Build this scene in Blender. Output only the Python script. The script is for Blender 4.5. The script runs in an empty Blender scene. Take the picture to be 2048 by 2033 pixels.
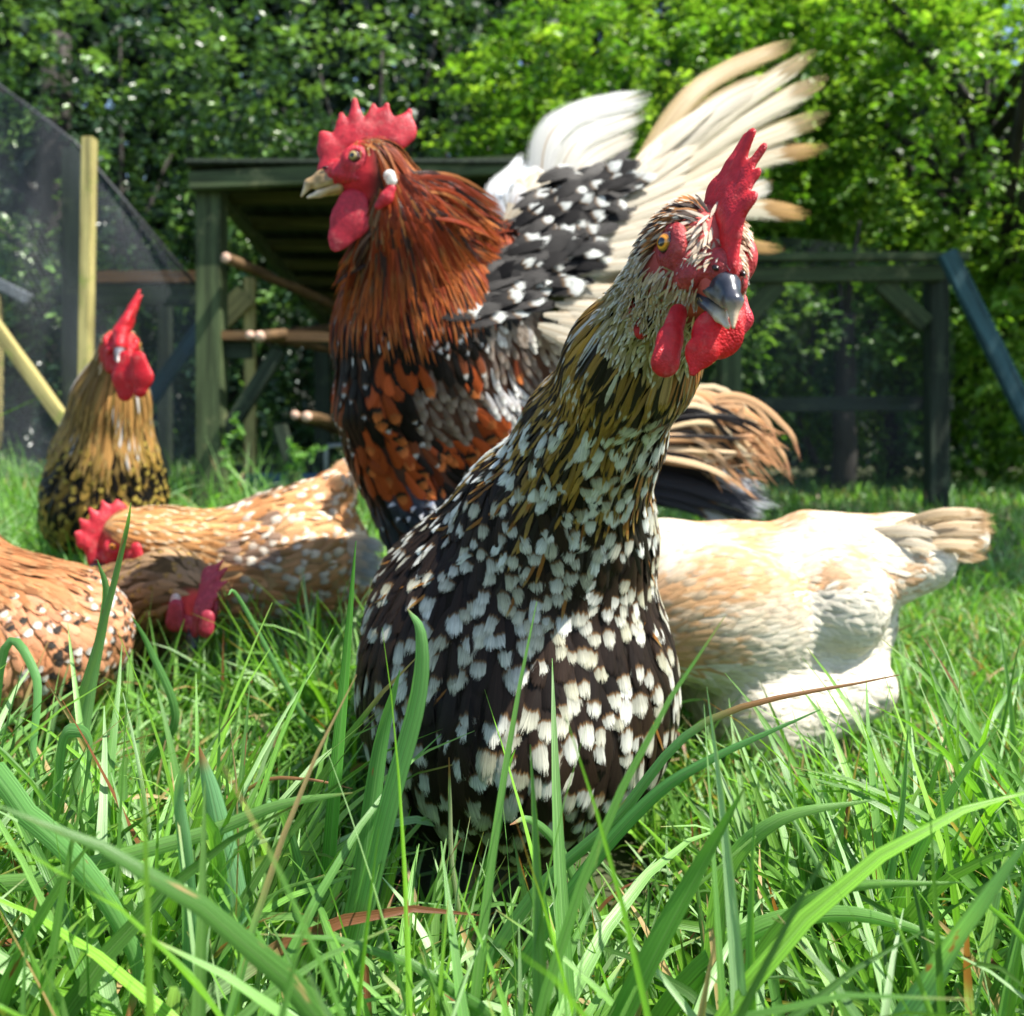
import bpy, bmesh, math, random
import numpy as np
from mathutils import Vector, Matrix
from mathutils.bvhtree import BVHTree

SC = bpy.context.scene
COL = SC.collection
rng = np.random.default_rng(7)
random.seed(7)

# ------------------------------------------------------------------ camera, sky, sun, exposure
F, HY, CZ = 1700.0, 850.0, 0.37          # focal length in source px, horizon row, lens height (m)
cam = bpy.data.cameras.new('camera'); cob = bpy.data.objects.new('camera', cam); COL.objects.link(cob)
cob.location = (0, 0, CZ); cob.rotation_euler = (math.radians(90), 0, 0)
cam.sensor_width = 36; cam.lens = F/2048*36
cam.shift_y = -(1016.5-HY)/2048
cam.clip_start = 0.02; cam.clip_end = 500
cam.dof.use_dof = True; cam.dof.focus_distance = 0.44; cam.dof.aperture_fstop = 9.5
SC.camera = cob

SUN_DIR = Vector((0.72, -0.26, 1.30)).normalized()     # towards the sun
el = math.asin(SUN_DIR.z); az = math.atan2(SUN_DIR.x, SUN_DIR.y)
w = bpy.data.worlds.new('World'); SC.world = w; w.use_nodes = True
nt = w.node_tree; nt.nodes.clear()
sky = nt.nodes.new('ShaderNodeTexSky'); sky.sky_type = 'NISHITA'; sky.sun_disc = False
sky.sun_elevation = el; sky.sun_rotation = az
bg = nt.nodes.new('ShaderNodeBackground'); bg.inputs[1].default_value = 0.105
wo = nt.nodes.new('ShaderNodeOutputWorld')
nt.links.new(sky.outputs[0], bg.inputs[0]); nt.links.new(bg.outputs[0], wo.inputs[0])
sl = bpy.data.lights.new('sun', 'SUN'); sl.energy = 5.0; sl.angle = math.radians(0.5); sl.color = (1, .95, .87)
so = bpy.data.objects.new('sun', sl); COL.objects.link(so)
so.rotation_euler = SUN_DIR.to_track_quat('Z', 'Y').to_euler()
SC.view_settings.view_transform = 'Standard'; SC.view_settings.look = 'None'
SC.view_settings.exposure = 1.30; SC.view_settings.gamma = 1
SC.cycles.use_denoising = True
SC.cycles.max_bounces = 8; SC.cycles.transparent_max_bounces = 24
SC.cycles.diffuse_bounces = 3; SC.cycles.glossy_bounces = 2

def P(px, py, d):                          # a point d metres in front of the lens
    return Vector(((px-1024)/F*d, d, CZ-(py-HY)/F*d))
def A3(v): return np.array(v, dtype=float)

# ------------------------------------------------------------------ node helpers
class NG:
    def __init__(s, name):
        s.m = bpy.data.materials.new(name); s.m.use_nodes = True
        s.t = s.m.node_tree; s.t.nodes.clear()
    def n(s, typ, **kw):
        nd = s.t.nodes.new(typ)
        for k, v in kw.items(): setattr(nd, k, v)
        return nd
    def l(s, a, b): s.t.links.new(a, b)
    def put(s, sock, v):
        if isinstance(v, bpy.types.NodeSocket): s.l(v, sock)
        else: sock.default_value = v
    def math(s, op, a, b=0.0, c=None, clamp=False):
        nd = s.n('ShaderNodeMath', operation=op, use_clamp=clamp)
        s.put(nd.inputs[0], a); s.put(nd.inputs[1], b)
        if c is not None: s.put(nd.inputs[2], c)
        return nd.outputs[0]
    def mix(s, f, a, b, blend='MIX'):
        nd = s.n('ShaderNodeMix', data_type='RGBA', blend_type=blend)
        s.put(nd.inputs[0], f)
        s.put(nd.inputs[6], a if isinstance(a, bpy.types.NodeSocket) else (*a, 1))
        s.put(nd.inputs[7], b if isinstance(b, bpy.types.NodeSocket) else (*b, 1))
        return nd.outputs[2]
    def attr(s, name):
        nd = s.n('ShaderNodeAttribute', attribute_name=name); return nd
    def sep(s, v):
        nd = s.n('ShaderNodeSeparateXYZ'); s.l(v, nd.inputs[0]); return nd.outputs
    def comb(s, x, y, z):
        nd = s.n('ShaderNodeCombineXYZ')
        for i, v in enumerate((x, y, z)): s.put(nd.inputs[i], v)
        return nd.outputs[0]
    def noise(s, vec, scale, detail=3, rough=.55):
        nd = s.n('ShaderNodeTexNoise')
        if vec is not None: s.l(vec, nd.inputs['Vector'])
        nd.inputs['Scale'].default_value = scale; nd.inputs['Detail'].default_value = detail
        nd.inputs['Roughness'].default_value = rough
        return nd.outputs['Fac']
    def ramp(s, v, a, b, c=0.0, d=1.0, smooth=True):
        nd = s.n('ShaderNodeMapRange', interpolation_type='SMOOTHSTEP' if smooth else 'LINEAR')
        s.put(nd.inputs[0], v)
        for i, x in enumerate((a, b, c, d)): s.put(nd.inputs[1+i], x)
        return nd.outputs[0]
    def bump(s, h, st, dist=.001):
        nd = s.n('ShaderNodeBump'); nd.inputs['Strength'].default_value = st
        nd.inputs['Distance'].default_value = dist; s.l(h, nd.inputs['Height']); return nd.outputs[0]
    def out(s, sh):
        o = s.n('ShaderNodeOutputMaterial'); s.l(sh, o.inputs[0]); return s.m
    def bsdf(s, col, rough, spec=.5, normal=None, trans=0.0, tcol=None, alpha=None, sss=0):
        b = s.n('ShaderNodeBsdfPrincipled')
        s.put(b.inputs['Base Color'], col if isinstance(col, bpy.types.NodeSocket) else (*col, 1))
        s.put(b.inputs['Roughness'], rough); b.inputs['Specular IOR Level'].default_value = spec
        if normal is not None: s.l(normal, b.inputs['Normal'])
        sh = b.outputs[0]
        if trans:
            t = s.n('ShaderNodeBsdfTranslucent'); tc = tcol if tcol is not None else col
            s.put(t.inputs[0], tc if isinstance(tc, bpy.types.NodeSocket) else (*tc, 1))
            mx = s.n('ShaderNodeMixShader'); s.put(mx.inputs[0], trans); s.l(sh, mx.inputs[1]); s.l(t.outputs[0], mx.inputs[2]); sh = mx.outputs[0]
        if alpha is not None:
            tr = s.n('ShaderNodeBsdfTransparent')
            mx = s.n('ShaderNodeMixShader'); s.l(alpha, mx.inputs[0]); s.l(tr.outputs[0], mx.inputs[1]); s.l(sh, mx.inputs[2]); sh = mx.outputs[0]
        return sh

def feather_material(name, trans=.15, rough=.5, freq=26, fringe=True, edge_tint=False):
    g = NG(name)
    cb, ct = g.attr('cb').outputs['Color'], g.attr('ct').outputs['Color']
    uv = g.sep(g.attr('fuv').outputs['Vector']); u, v, rd = uv[0], uv[1], uv[2]
    pr = g.sep(g.attr('pr').outputs['Vector']); ts, band, sz = pr[0], pr[1], pr[2]
    uc = g.math('SUBTRACT', u, .5)
    uu = g.math('MULTIPLY', g.math('ABSOLUTE', uc), 2)
    side = g.math('MULTIPLY', g.math('SIGN', uc), 3.7)
    barb = g.math('SUBTRACT', g.math('DIVIDE', uu, g.math('ADD', v, .30)), g.math('MULTIPLY', v, .30))
    co = g.comb(g.math('MULTIPLY', barb, 1.0), g.math('ADD', g.math('MULTIPLY', uu, .05), side), g.math('MULTIPLY', rd, 37))
    st = g.noise(co, freq, 2, .7)
    co2 = g.comb(g.math('MULTIPLY', uu, 1), v, g.math('MULTIPLY', rd, 91))
    blot = g.noise(co2, 3.0, 2)
    # tip spangle
    e = g.math('SUBTRACT', v, g.math('MULTIPLY', g.math('MULTIPLY', uu, uu), .10))
    e = g.math('ADD', e, g.math('MULTIPLY', g.math('SUBTRACT', blot, .5), .22))
    e = g.math('ADD', e, g.math('MULTIPLY', g.math('SUBTRACT', st, .5), .10))
    tip = g.ramp(e, g.math('SUBTRACT', ts, .03), g.math('ADD', ts, .03))
    bmask = g.math('MULTIPLY', 0.0 if edge_tint else 1.0, g.math('MULTIPLY', g.math('MULTIPLY', g.ramp(e, g.math('SUBTRACT', ts, .22), g.math('SUBTRACT', ts, .10)), g.math('SUBTRACT', 1, tip)), band))
    col = g.mix(bmask, cb, (.012, .009, .008))
    rim = g.math('MULTIPLY', g.ramp(e, g.math('SUBTRACT', ts, .07), g.math('SUBTRACT', ts, .01)), g.math('SUBTRACT', 1, tip))
    col = g.mix(g.math('MULTIPLY', rim, .0 if edge_tint else .55), col, (.26, .14, .05))
    fade = g.ramp(e, ts, g.math('ADD', ts, .22), .62, 1.0)
    ctv = g.mix(1.0, ct, g.comb(fade, fade, g.math('MULTIPLY', fade, .97)), 'MULTIPLY')
    col = g.mix(tip, col, ctv)
    if edge_tint:
        em = g.math('MULTIPLY', g.ramp(g.math('ADD', u, g.math('MULTIPLY', g.math('SUBTRACT', blot, .5), .5)), .62, .88), band)
        col = g.mix(em, col, ct)
    shade = g.ramp(st, .33, .67, .62, 1.18, False)
    col = g.mix(1.0, col, g.comb(shade, shade, shade), 'MULTIPLY')
    shaft = g.ramp(uu, .0, .05, .22, 0.0) if not edge_tint else g.ramp(uu, .02, .07, .75, 0.0)
    col = g.mix(shaft, col, (.34, .21, .09) if edge_tint else g.mix(1.0, col, (2.2, 2.0, 1.8), 'MULTIPLY'))
    alpha = None
    if fringe:
        edge = g.math('MAXIMUM', g.ramp(sz, .50, 1.0), g.ramp(v, .82, 1.0))
        alpha = g.math('GREATER_THAN', g.ramp(st, .34, .62, .02, 1.0, False), g.math('MULTIPLY', edge, .95))
    bm = g.bump(st, .35, .0006)
    rg = g.ramp(tip, 0, 1, rough-.1, rough+.12, False)
    return g.out(g.bsdf(col, rg, .13, bm, trans, None, alpha))

def col_material(name, rough=.5, noise_scale=120, var=.25, bump=.3, trans=0.0, spec=.5, bscale=None, patches=False):
    g = NG(name)
    c = g.attr('Col').outputs['Color']
    tc = g.n('ShaderNodeTexCoord').outputs['Object']
    nz = g.noise(tc, noise_scale, 3)
    k = g.ramp(nz, .3, .7, 1-var, 1+var, False)
    col = g.mix(1.0, c, g.comb(k, k, k), 'MULTIPLY')
    h = g.noise(tc, bscale or noise_scale*4, 2)
    if patches:
        big = g.noise(tc, 75, 4, .7); big2 = g.noise(tc, 42, 2)
        col = g.mix(g.ramp(big, .52, .70, 0, .55), col, (.72, .20, .18))
        col = g.mix(g.ramp(big2, .55, .75, 0, .55), col, (.30, .008, .02))
        fine = g.n('ShaderNodeTexVoronoi'); g.l(tc, fine.inputs['Vector']); fine.inputs['Scale'].default_value = 850
        h = g.math('ADD', g.math('MULTIPLY', h, .5), g.math('MULTIPLY', g.math('SUBTRACT', 1, fine.outputs['Distance']), g.ramp(big2, .35, .65, .15, .9)))
        h = g.math('ADD', h, g.math('MULTIPLY', big, 1.5))
        rough = g.ramp(big, .3, .7, .30, .60)
    return g.out(g.bsdf(col, rough, spec, g.bump(h, bump, .0006), trans))

def flat_material(name, color, rough=.5, scale=20, var=.3, bump=.2, dist=.002, stretch=(1, 1, 1), color2=None, trans=0, spec=.4):
    g = NG(name)
    tc = g.n('ShaderNodeTexCoord').outputs['Object']
    mp = g.n('ShaderNodeMapping'); mp.inputs['Scale'].default_value = stretch; g.l(tc, mp.inputs[0])
    nz = g.noise(mp.outputs[0], scale, 4); nz2 = g.noise(mp.outputs[0], scale*5, 3)
    c2 = color2 or tuple(x*(1-var) for x in color)
    col = g.mix(g.ramp(nz, .35, .65), color, c2)
    k = g.ramp(nz2, .3, .7, 1-var*.5, 1+var*.5, False)
    col = g.mix(1.0, col, g.comb(k, k, k), 'MULTIPLY')
    return g.out(g.bsdf(col, rough, spec, g.bump(nz2, bump, dist), trans))

def wood_material(name, color, color2):
    g = NG(name)
    c = g.sep(g.attr('fuv').outputs['Vector'])
    co = g.comb(g.math('MULTIPLY', c[0], 2.0), g.math('MULTIPLY', c[1], 28.0), g.math('MULTIPLY', c[2], 28.0))
    nz = g.noise(co, 1.6, 5, .65); co3 = g.comb(c[0], c[1], c[2]); lich = g.noise(co3, 9, 4, .7)
    col = g.mix(g.ramp(nz, .35, .65), color, tuple(x*.42 for x in color))
    col = g.mix(g.ramp(lich, .55, .72), col, color2)
    return g.out(g.bsdf(col, .75, .25, g.bump(nz, .5, .002)))

M = {}
M['feather'] = feather_material('body_feather', .16, .55, 40)
M['hackle'] = feather_material('hackle_feather', .14, .42, 14, True)
M['flight'] = feather_material('flight_feather', .45, .45, 80, True, True)
M['skin'] = col_material('bare_skin', .38, 260, .22, .8, .34, .5, 1300, True)
M['body'] = col_material('down_body', .9, 60, .35, .5, 0, .1)
M['horn'] = col_material('beak_horn', .28, 150, .2, .12, 0, .5)
M['leg'] = col_material('leg_scale', .5, 200, .3, .6, 0, .4)
g = NG('eye_iris'); c = g.attr('Col').outputs['Color']; M['eye'] = g.out(g.bsdf(c, .04, .9))

# ------------------------------------------------------------------ mesh helpers
def new_mesh(name, V, faces, mat, parent=None, attrs=None, smooth=True):
    """faces: (n,4) or (n,3) int array, or list of lists."""
    me = bpy.data.meshes.new(name)
    V = np.asarray(V, dtype=np.float32)
    if isinstance(faces, np.ndarray):
        n, k = faces.shape
        me.vertices.add(len(V)); me.vertices.foreach_set('co', V.ravel())
        me.loops.add(n*k); me.loops.foreach_set('vertex_index', faces.astype(np.int32).ravel())
        me.polygons.add(n); me.polygons.foreach_set('loop_start', np.arange(0, n*k, k, dtype=np.int32))
        me.polygons.foreach_set('loop_total', np.full(n, k, dtype=np.int32))
        me.update(calc_edges=True); me.validate()
    else:
        me.from_pydata([tuple(v) for v in V], [], faces); me.update()
    me.polygons.foreach_set('use_smooth', np.full(len(me.polygons), smooth, dtype=bool))
    for an, (typ, data) in (attrs or {}).items():
        a = me.attributes.new(an, typ, 'POINT')
        data = np.asarray(data, dtype=np.float32)
        if typ == 'FLOAT_COLOR':
            if data.shape[1] == 3: data = np.concatenate([data, np.ones((len(data), 1), np.float32)], 1)
            a.data.foreach_set('color', data.ravel())
        else: a.data.foreach_set('vector', data.ravel())
    me.materials.append(mat)
    o = bpy.data.objects.new(name, me); COL.objects.link(o)
    if parent is not None:
        o.parent = parent; b = parent.matrix_world_loc if hasattr(parent, 'matrix_world_loc') else None
        off = base_of(parent); me.transform(Matrix.Translation(-off))
    return o

BASE = {}
def base_of(o): return BASE[o.name]
def thing(name, label, cat, loc, group=None):
    o = bpy.data.objects.new(name, None); COL.objects.link(o)
    o.location = loc; o.empty_display_size = .05; BASE[o.name] = Vector(loc)
    o['label'] = label; o['category'] = cat
    if group: o['group'] = group
    return o
def tag(o, label, cat, group=None):
    o['label'] = label; o['category'] = cat
    if group: o['group'] = group
    return o
def sub(o, parent_part):
    """hang a part that was built under its thing one level lower, under another part"""
    o.parent = parent_part; return o
def as_base(o):  # parts sit at their thing's origin
    BASE[o.name] = BASE[o.parent.name]; return o

def smin(a, b, k):
    h = np.clip(.5+.5*(b-a)/k, 0, 1)
    return b*(1-h)+a*h-k*h*(1-h)
def prim(X, p):
    if p[0] == 'g': return sdf(X, p[1], p[2])
    if p[0] == 'c':
        _, a, ra, b, rb = p; a = A3(a); b = A3(b); d = b-a
        t = np.clip(((X-a)@d)/max(d@d, 1e-12), 0, 1)
        return np.sqrt(((X-a-t[..., None]*d)**2).sum(-1))-(ra+(rb-ra)*t)
    _, c, r, R = p; r = A3(r)
    q = (X-A3(c))
    if R is not None: q = q@np.array(R)        # columns of R are the axes
    k0 = np.sqrt(((q/r)**2).sum(-1)); k1 = np.sqrt(((q/(r*r))**2).sum(-1))+1e-9
    return k0*(k0-1)/k1
def sdf(X, prims, k):
    d = None
    for p in prims:
        e = prim(X, p); d = e if d is None else smin(d, e, k)
    return d
def bounds(prims, pad):
    lo = np.full(3, 1e9); hi = -lo
    for p in prims:
        if p[0] == 'g':
            a, b = bounds(p[1], 0); lo = np.minimum(lo, a); hi = np.maximum(hi, b)
        elif p[0] == 'c':
            for a, r in ((p[1], p[2]), (p[3], p[4])):
                lo = np.minimum(lo, A3(a)-r); hi = np.maximum(hi, A3(a)+r)
        else:
            r = max(p[2]) if p[3] is not None else A3(p[2]); lo = np.minimum(lo, A3(p[1])-r); hi = np.maximum(hi, A3(p[1])+r)
    return lo-pad, hi+pad
def surface(prims, k, h, fn=None):
    """naive surface nets over the smooth union of the primitives"""
    lo, hi = bounds(prims, 3*h+k*.3)
    n = np.ceil((hi-lo)/h).astype(int)+1
    ax = [lo[i]+h*np.arange(n[i]) for i in range(3)]
    X = np.stack(np.meshgrid(*ax, indexing='ij'), -1)
    D = sdf(X, prims, k)
    if fn is not None: D = D+fn(X)
    S = D < 0
    c = [S[i:n[0]-1+i, j:n[1]-1+j, l:n[2]-1+l] for i in (0, 1) for j in (0, 1) for l in (0, 1)]
    s = sum(x.astype(np.int8) for x in c); act = (s > 0) & (s < 8)
    idx = -np.ones(act.shape, int); cells = np.argwhere(act); idx[tuple(cells.T)] = np.arange(len(cells))
    acc = np.zeros((len(cells), 3)); cnt = np.zeros(len(cells))
    corner = [(i, j, l) for i in (0, 1) for j in (0, 1) for l in (0, 1)]
    for a in corner:
        for b in range(3):
            if a[b] == 1: continue
            e = list(a); e[b] = 1
            ca = cells+np.array(a); ce = cells+np.array(e)
            da = D[tuple(ca.T)]; de = D[tuple(ce.T)]
            m = (da < 0) != (de < 0)
            t = np.where(m, da/np.where(m, da-de, 1), 0)
            pos = ca.astype(float); pos[:, b] += t
            acc[m] += pos[m]; cnt[m] += 1
    V = lo+h*(acc/cnt[:, None])
    Q = []
    for b in range(3):
        o1, o2 = [(1, 2), (2, 0), (0, 1)][b]
        sl0 = [slice(1, n[i]-1) for i in range(3)]; sl0[b] = slice(0, n[b]-1)
        sl1 = list(sl0); sl1[b] = slice(1, n[b])
        m0 = S[tuple(sl0)]; m1 = S[tuple(sl1)]
        e = np.argwhere(m0 != m1)
        if not len(e): continue
        off = np.array([1, 1, 1]); off[b] = 0; e = e+off
        neg = S[tuple(e.T)]
        def cell(d1, d2):
            q = e.copy(); q[:, o1] -= d1; q[:, o2] -= d2; return idx[tuple(q.T)]
        q = np.stack([cell(1, 1), cell(0, 1), cell(0, 0), cell(1, 0)], 1)
        q[~neg] = q[~neg][:, ::-1]
        Q.append(q)
    return V, np.concatenate(Q)
def surf_obj(name, prims, k, h, mat, parent, colf, fn=None, xf=None):
    V, Q = surface(prims, k, h, fn)
    C = colf(V)
    if np.ndim(C) == 1: C = np.tile(C, (len(V), 1))
    if xf is not None: V = xf(V)
    return new_mesh(name, V, Q, mat, parent, {'Col': ('FLOAT_COLOR', C)}), V, Q

def tube(pts, rad, n=10, cap=True):
    pts = [Vector(p) for p in pts]; V = []; Q = []
    up = Vector((0.13, .27, 1)).normalized()
    for i, p in enumerate(pts):
        t = (pts[min(i+1, len(pts)-1)]-pts[max(i-1, 0)]).normalized()
        a = t.cross(up)
        if a.length < .1: a = t.cross(Vector((1, 0, 0)))
        a.normalize(); b = t.cross(a)
        r = rad[i] if hasattr(rad, '__len__') else rad
        for k in range(n):
            q = 2*math.pi*k/n; V.append(p+a*math.cos(q)*r+b*math.sin(q)*r)
    F_ = [[i*n+k, i*n+(k+1) % n, (i+1)*n+(k+1) % n, (i+1)*n+k] for i in range(len(pts)-1) for k in range(n)]
    if cap: F_ += [[k for k in range(n)][::-1], [(len(pts)-1)*n+k for k in range(n)]]
    return V, F_

# ------------------------------------------------------------------ feathers
class Feathers:
    """collects feather vanes; build() links them as one mesh"""
    def __init__(s): s.V = []; s.Q = []; s.cb = []; s.ct = []; s.uv = []; s.pr = []; s.n = 0
    def add(s, C, N, T, w, cb, ct, ts=1.5, band=0., camber=.15, cols=4, prof='round', roll=0., sz=.01):
        """C rows x 3 centre line, N normals, T tangents, w half width"""
        R = len(C); v = np.linspace(0, 1, R)
        if prof == 'round': p = np.where(v < .62, np.sqrt(np.clip(v/.62, 0, 1))*.92+.08, np.sqrt(np.clip(1-((v-.62)/.385)**2, 0.02, 1)))
        elif prof == 'long': p = np.clip(np.sin(np.pi*np.clip(v*.93+.05, 0, 1))**.6, .05, 1)
        elif prof == 'blade': p = np.where(v < .75, .35+.65*np.clip(v/.35, 0, 1), np.sqrt(np.clip(1-((v-.75)/.255)**2, .02, 1)))
        else: p = 1-v*.8
        S = np.cross(N, T); S /= np.linalg.norm(S, axis=1, keepdims=True)+1e-9
        if roll: S = S*math.cos(roll)+N*math.sin(roll)
        u = np.linspace(-1, 1, cols+1)
        off = S[:, None, :]*(u[None, :, None]*(w*p)[:, None, None])-N[:, None, :]*((u**2)[None, :, None]*camber*(w*p)[:, None, None])
        V = (C[:, None, :]+off).reshape(-1, 3)
        k = cols+1; i = np.arange(R-1)[:, None]*k+np.arange(cols)[None, :]; i = i.ravel()+s.n
        s.Q.append(np.stack([i, i+1, i+k+1, i+k], 1)); s.V.append(V)
        n = len(V); s.n += n
        U = (.5+.5*u[None, :]*p[:, None]).ravel(); VV = np.repeat(v, k); rd = random.random()
        s.uv.append(np.stack([U, VV, np.full(n, rd)], 1))
        s.cb.append(np.tile(cb, (n, 1))); s.ct.append(np.tile(ct, (n, 1)))
        s.pr.append(np.stack([np.full(n, ts), np.full(n, float(band)), np.tile(np.abs(u)*(1 if cols > 1 else .35), R)], 1))
    def build(s, name, mat, parent):
        return new_mesh(name, np.concatenate(s.V), np.concatenate(s.Q), mat, parent,
            {'cb': ('FLOAT_COLOR', np.concatenate(s.cb)), 'ct': ('FLOAT_COLOR', np.concatenate(s.ct)),
             'fuv': ('FLOAT_VECTOR', np.concatenate(s.uv)), 'pr': ('FLOAT_VECTOR', np.concatenate(s.pr))})
    def path(s, pts, w, normal, cb, ct, rows=14, **kw):
        """a long feather along a curve through pts"""
        C = catmull([A3(p) for p in pts], rows)
        T = np.gradient(C, axis=0); T /= np.linalg.norm(T, axis=1, keepdims=True)
        N = np.tile(A3(normal), (rows, 1)); N -= T*(N*T).sum(1, keepdims=True); N /= np.linalg.norm(N, axis=1, keepdims=True)
        s.add(C, N, T, w, cb, ct, **kw)

def catmull(pts, rows):
    pts = np.array(pts); n = len(pts)
    if n == 2: return pts[0]+(pts[1]-pts[0])*np.linspace(0, 1, rows)[:, None]
    E = np.vstack([2*pts[0]-pts[1], pts, 2*pts[-1]-pts[-2]])
    t = np.linspace(0, n-1-1e-6, rows); i = t.astype(int); f = (t-i)[:, None]
    a, b, c, d = E[i], E[i+1], E[i+2], E[i+3]
    return .5*((2*b)+(-a+c)*f+(2*a-5*b+4*c-d)*f**2+(-a+3*b-3*c+d)*f**3)

def scatter(V, Q, spacing_fn, seed, cap=60000):
    """points spread over the surface, closer where spacing_fn is small"""
    r = np.random.default_rng(seed)
    T = np.concatenate([Q[:, [0, 1, 2]], Q[:, [0, 2, 3]]])
    a, b, c = V[T[:, 0]], V[T[:, 1]], V[T[:, 2]]
    nn = np.cross(b-a, c-a); ar = np.linalg.norm(nn, axis=1)/2
    nn /= (2*ar[:, None]+1e-12)
    sp = spacing_fn((a+b+c)/3)
    wgt = ar/np.maximum(sp, 1e-5)**2*(sp > 0)
    tot = wgt.sum(); m = int(min(cap, tot*1.35))
    ix = r.choice(len(T), m, p=wgt/tot)
    u, v = r.random(m), r.random(m); f = u+v > 1; u[f], v[f] = 1-u[f], 1-v[f]
    p = a[ix]+(b-a)[ix]*u[:, None]+(c-a)[ix]*v[:, None]
    # dart throwing on a hash grid
    spp = sp[ix]*.72; keep = []; grid = {}
    g = max(np.percentile(spp, 50), 1e-4)
    for i in range(m):
        q = p[i]; s_ = spp[i]; R = int(math.ceil(s_/g)); k0 = (int(q[0]//g), int(q[1]//g), int(q[2]//g)); ok = True
        for dx in range(-R, R+1):
            for dy in range(-R, R+1):
                for dz in range(-R, R+1):
                    for j in grid.get((k0[0]+dx, k0[1]+dy, k0[2]+dz), ()):
                        if ((p[j]-q)**2).sum() < s_*s_: ok = False; break
                    if not ok: break
                if not ok: break
            if not ok: break
        if ok: keep.append(i); grid.setdefault(k0, []).append(i)
    keep = np.array(keep)
    return p[keep], nn[ix[keep]]

def spine_flow(spine, grav=.25):
    S = [A3(p) for p in spine]
    segs = [(S[i], S[i+1]-S[i]) for i in range(len(S)-1)]
    def f(p):
        acc = np.zeros(3)
        for a, d in segs:
            L = d@d; t = min(1, max(0, ((p-a)@d)/L)); q = a+t*d
            dist = ((p-q)**2).sum()
            acc += d/math.sqrt(L)*math.sqrt(L)/(dist**2+1e-9)
        acc /= np.linalg.norm(acc)
        acc[2] -= grav
        return acc
    return f

def plumage(name, V, Q, parent, flow, style, spacing, seed, mat):
    bvh = BVHTree.FromPolygons([tuple(v) for v in V], [tuple(q) for q in Q])
    pts, nrm = scatter(V, Q, spacing, seed)
    fe = Feathers()
    for p, n in zip(pts, nrm):
        st = style(p, n)
        if st is None: continue
        t = flow(p); t = t/np.linalg.norm(t)
        if st.get('grav'): t = t*(1-st['grav'])+np.array((0, 0, -1.))*st['grav']
        t = t+rng.normal(0, st.get('mess', .10), 3); t = t-n*(t@n); L = np.linalg.norm(t)
        if L < 1e-3: continue
        t /= L; rows = st.get('rows', 6); ln = st['len']; ds = ln/(rows-1)
        c = p.copy(); C = []; NN = []; TT = []; nn = n
        lift = st.get('lift', .10); o0 = st.get('o0', .0005); conf = st.get('conf', 1.0); sag = st.get('sag', 0.)
        q = Vector(c)
        for i in range(rows):
            vv = i/(rows-1)
            C.append(c+nn*(o0+lift*ln*vv)); NN.append(nn); TT.append(t)
            if i == rows-1: break
            nxt = c+t*ds
            if sag: nxt = nxt+np.array((0, 0, -sag*ds*vv))
            loc, nv, _, dist = bvh.find_nearest(Vector(nxt))
            if loc is not None:
                nxt = nxt*(1-conf)+A3(loc)*conf
                n2 = A3(nv)
                if n2@nn < 0: n2 = -n2
                nn = nn*.35+n2*.65; nn /= np.linalg.norm(nn)
            t = nxt-c; t -= nn*(t@nn)*.5; t /= np.linalg.norm(t)+1e-9; c = nxt
        fe.add(np.array(C), np.array(NN), np.array(TT), st['w'], st['cb'], st['ct'], st.get('ts', 1.5), st.get('band', 0),
               st.get('camber', .2), st.get('cols', 4), st.get('prof', 'round'), rng.normal(0, st.get('roll', .12)))
    return fe.build(name, mat, parent)

# ------------------------------------------------------------------ smooth value noise for plumage patches
_NG = np.random.default_rng(3).random((32, 32, 32))
def vnoise(p, s):
    p = A3(p)/s; i = np.floor(p).astype(int); f = p-i; f = f*f*(3-2*f); r = 0
    for dx in (0, 1):
        for dy in (0, 1):
            for dz in (0, 1):
                r += _NG[(i[0]+dx) % 32, (i[1]+dy) % 32, (i[2]+dz) % 32]*(f[0] if dx else 1-f[0])*(f[1] if dy else 1-f[1])*(f[2] if dz else 1-f[2])
    return r
def mixc(a, b, t): t = min(1, max(0, t)); return A3(a)*(1-t)+A3(b)*t
def jit(c, s=.15): return np.clip(A3(c)*(1+rng.normal(0, s)), .003, .95)

# ------------------------------------------------------------------ head
class Head:
    def __init__(s, centre, yaw, pitch, roll, scale):
        """yaw 0 faces the camera, + turns the beak to photo right"""
        y, p = math.radians(yaw), math.radians(pitch)
        f = Vector((math.sin(y)*math.cos(p), -math.cos(y)*math.cos(p), -math.sin(p)))
        up = Vector((0, 0, 1)); up = (up-f*up.dot(f)).normalized(); left = up.cross(f)
        r = math.radians(roll); u2 = up*math.cos(r)+left*math.sin(r); l2 = u2.cross(f)
        s.R = np.array([f, l2, u2]).T; s.c = A3(centre); s.s = scale
    def w(s, V): return (np.asarray(V, float)*s.s)@s.R.T+s.c
    def l(s, V): return ((np.asarray(V, float)-s.c)@s.R)/s.s
    def body_prims(s):
        W = s.w; k = s.s
        return [('e', W((0, 0, .001)), (.021*k, .0165*k, .0175*k), s.R),
                ('c', W((.006, 0, -.002)), .0145*k, W((.024, 0, -.005)), .0075*k),
                ('e', W((.002, .008, -.008)), (.015*k, .0095*k, .011*k), s.R), ('e', W((.002, -.008, -.008)), (.015*k, .0095*k, .011*k), s.R),
                ('c', W((.016, 0, -.011)), .006*k, W((-.006, 0, -.018)), .013*k)]
RED = (.62, .02, .028)
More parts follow.
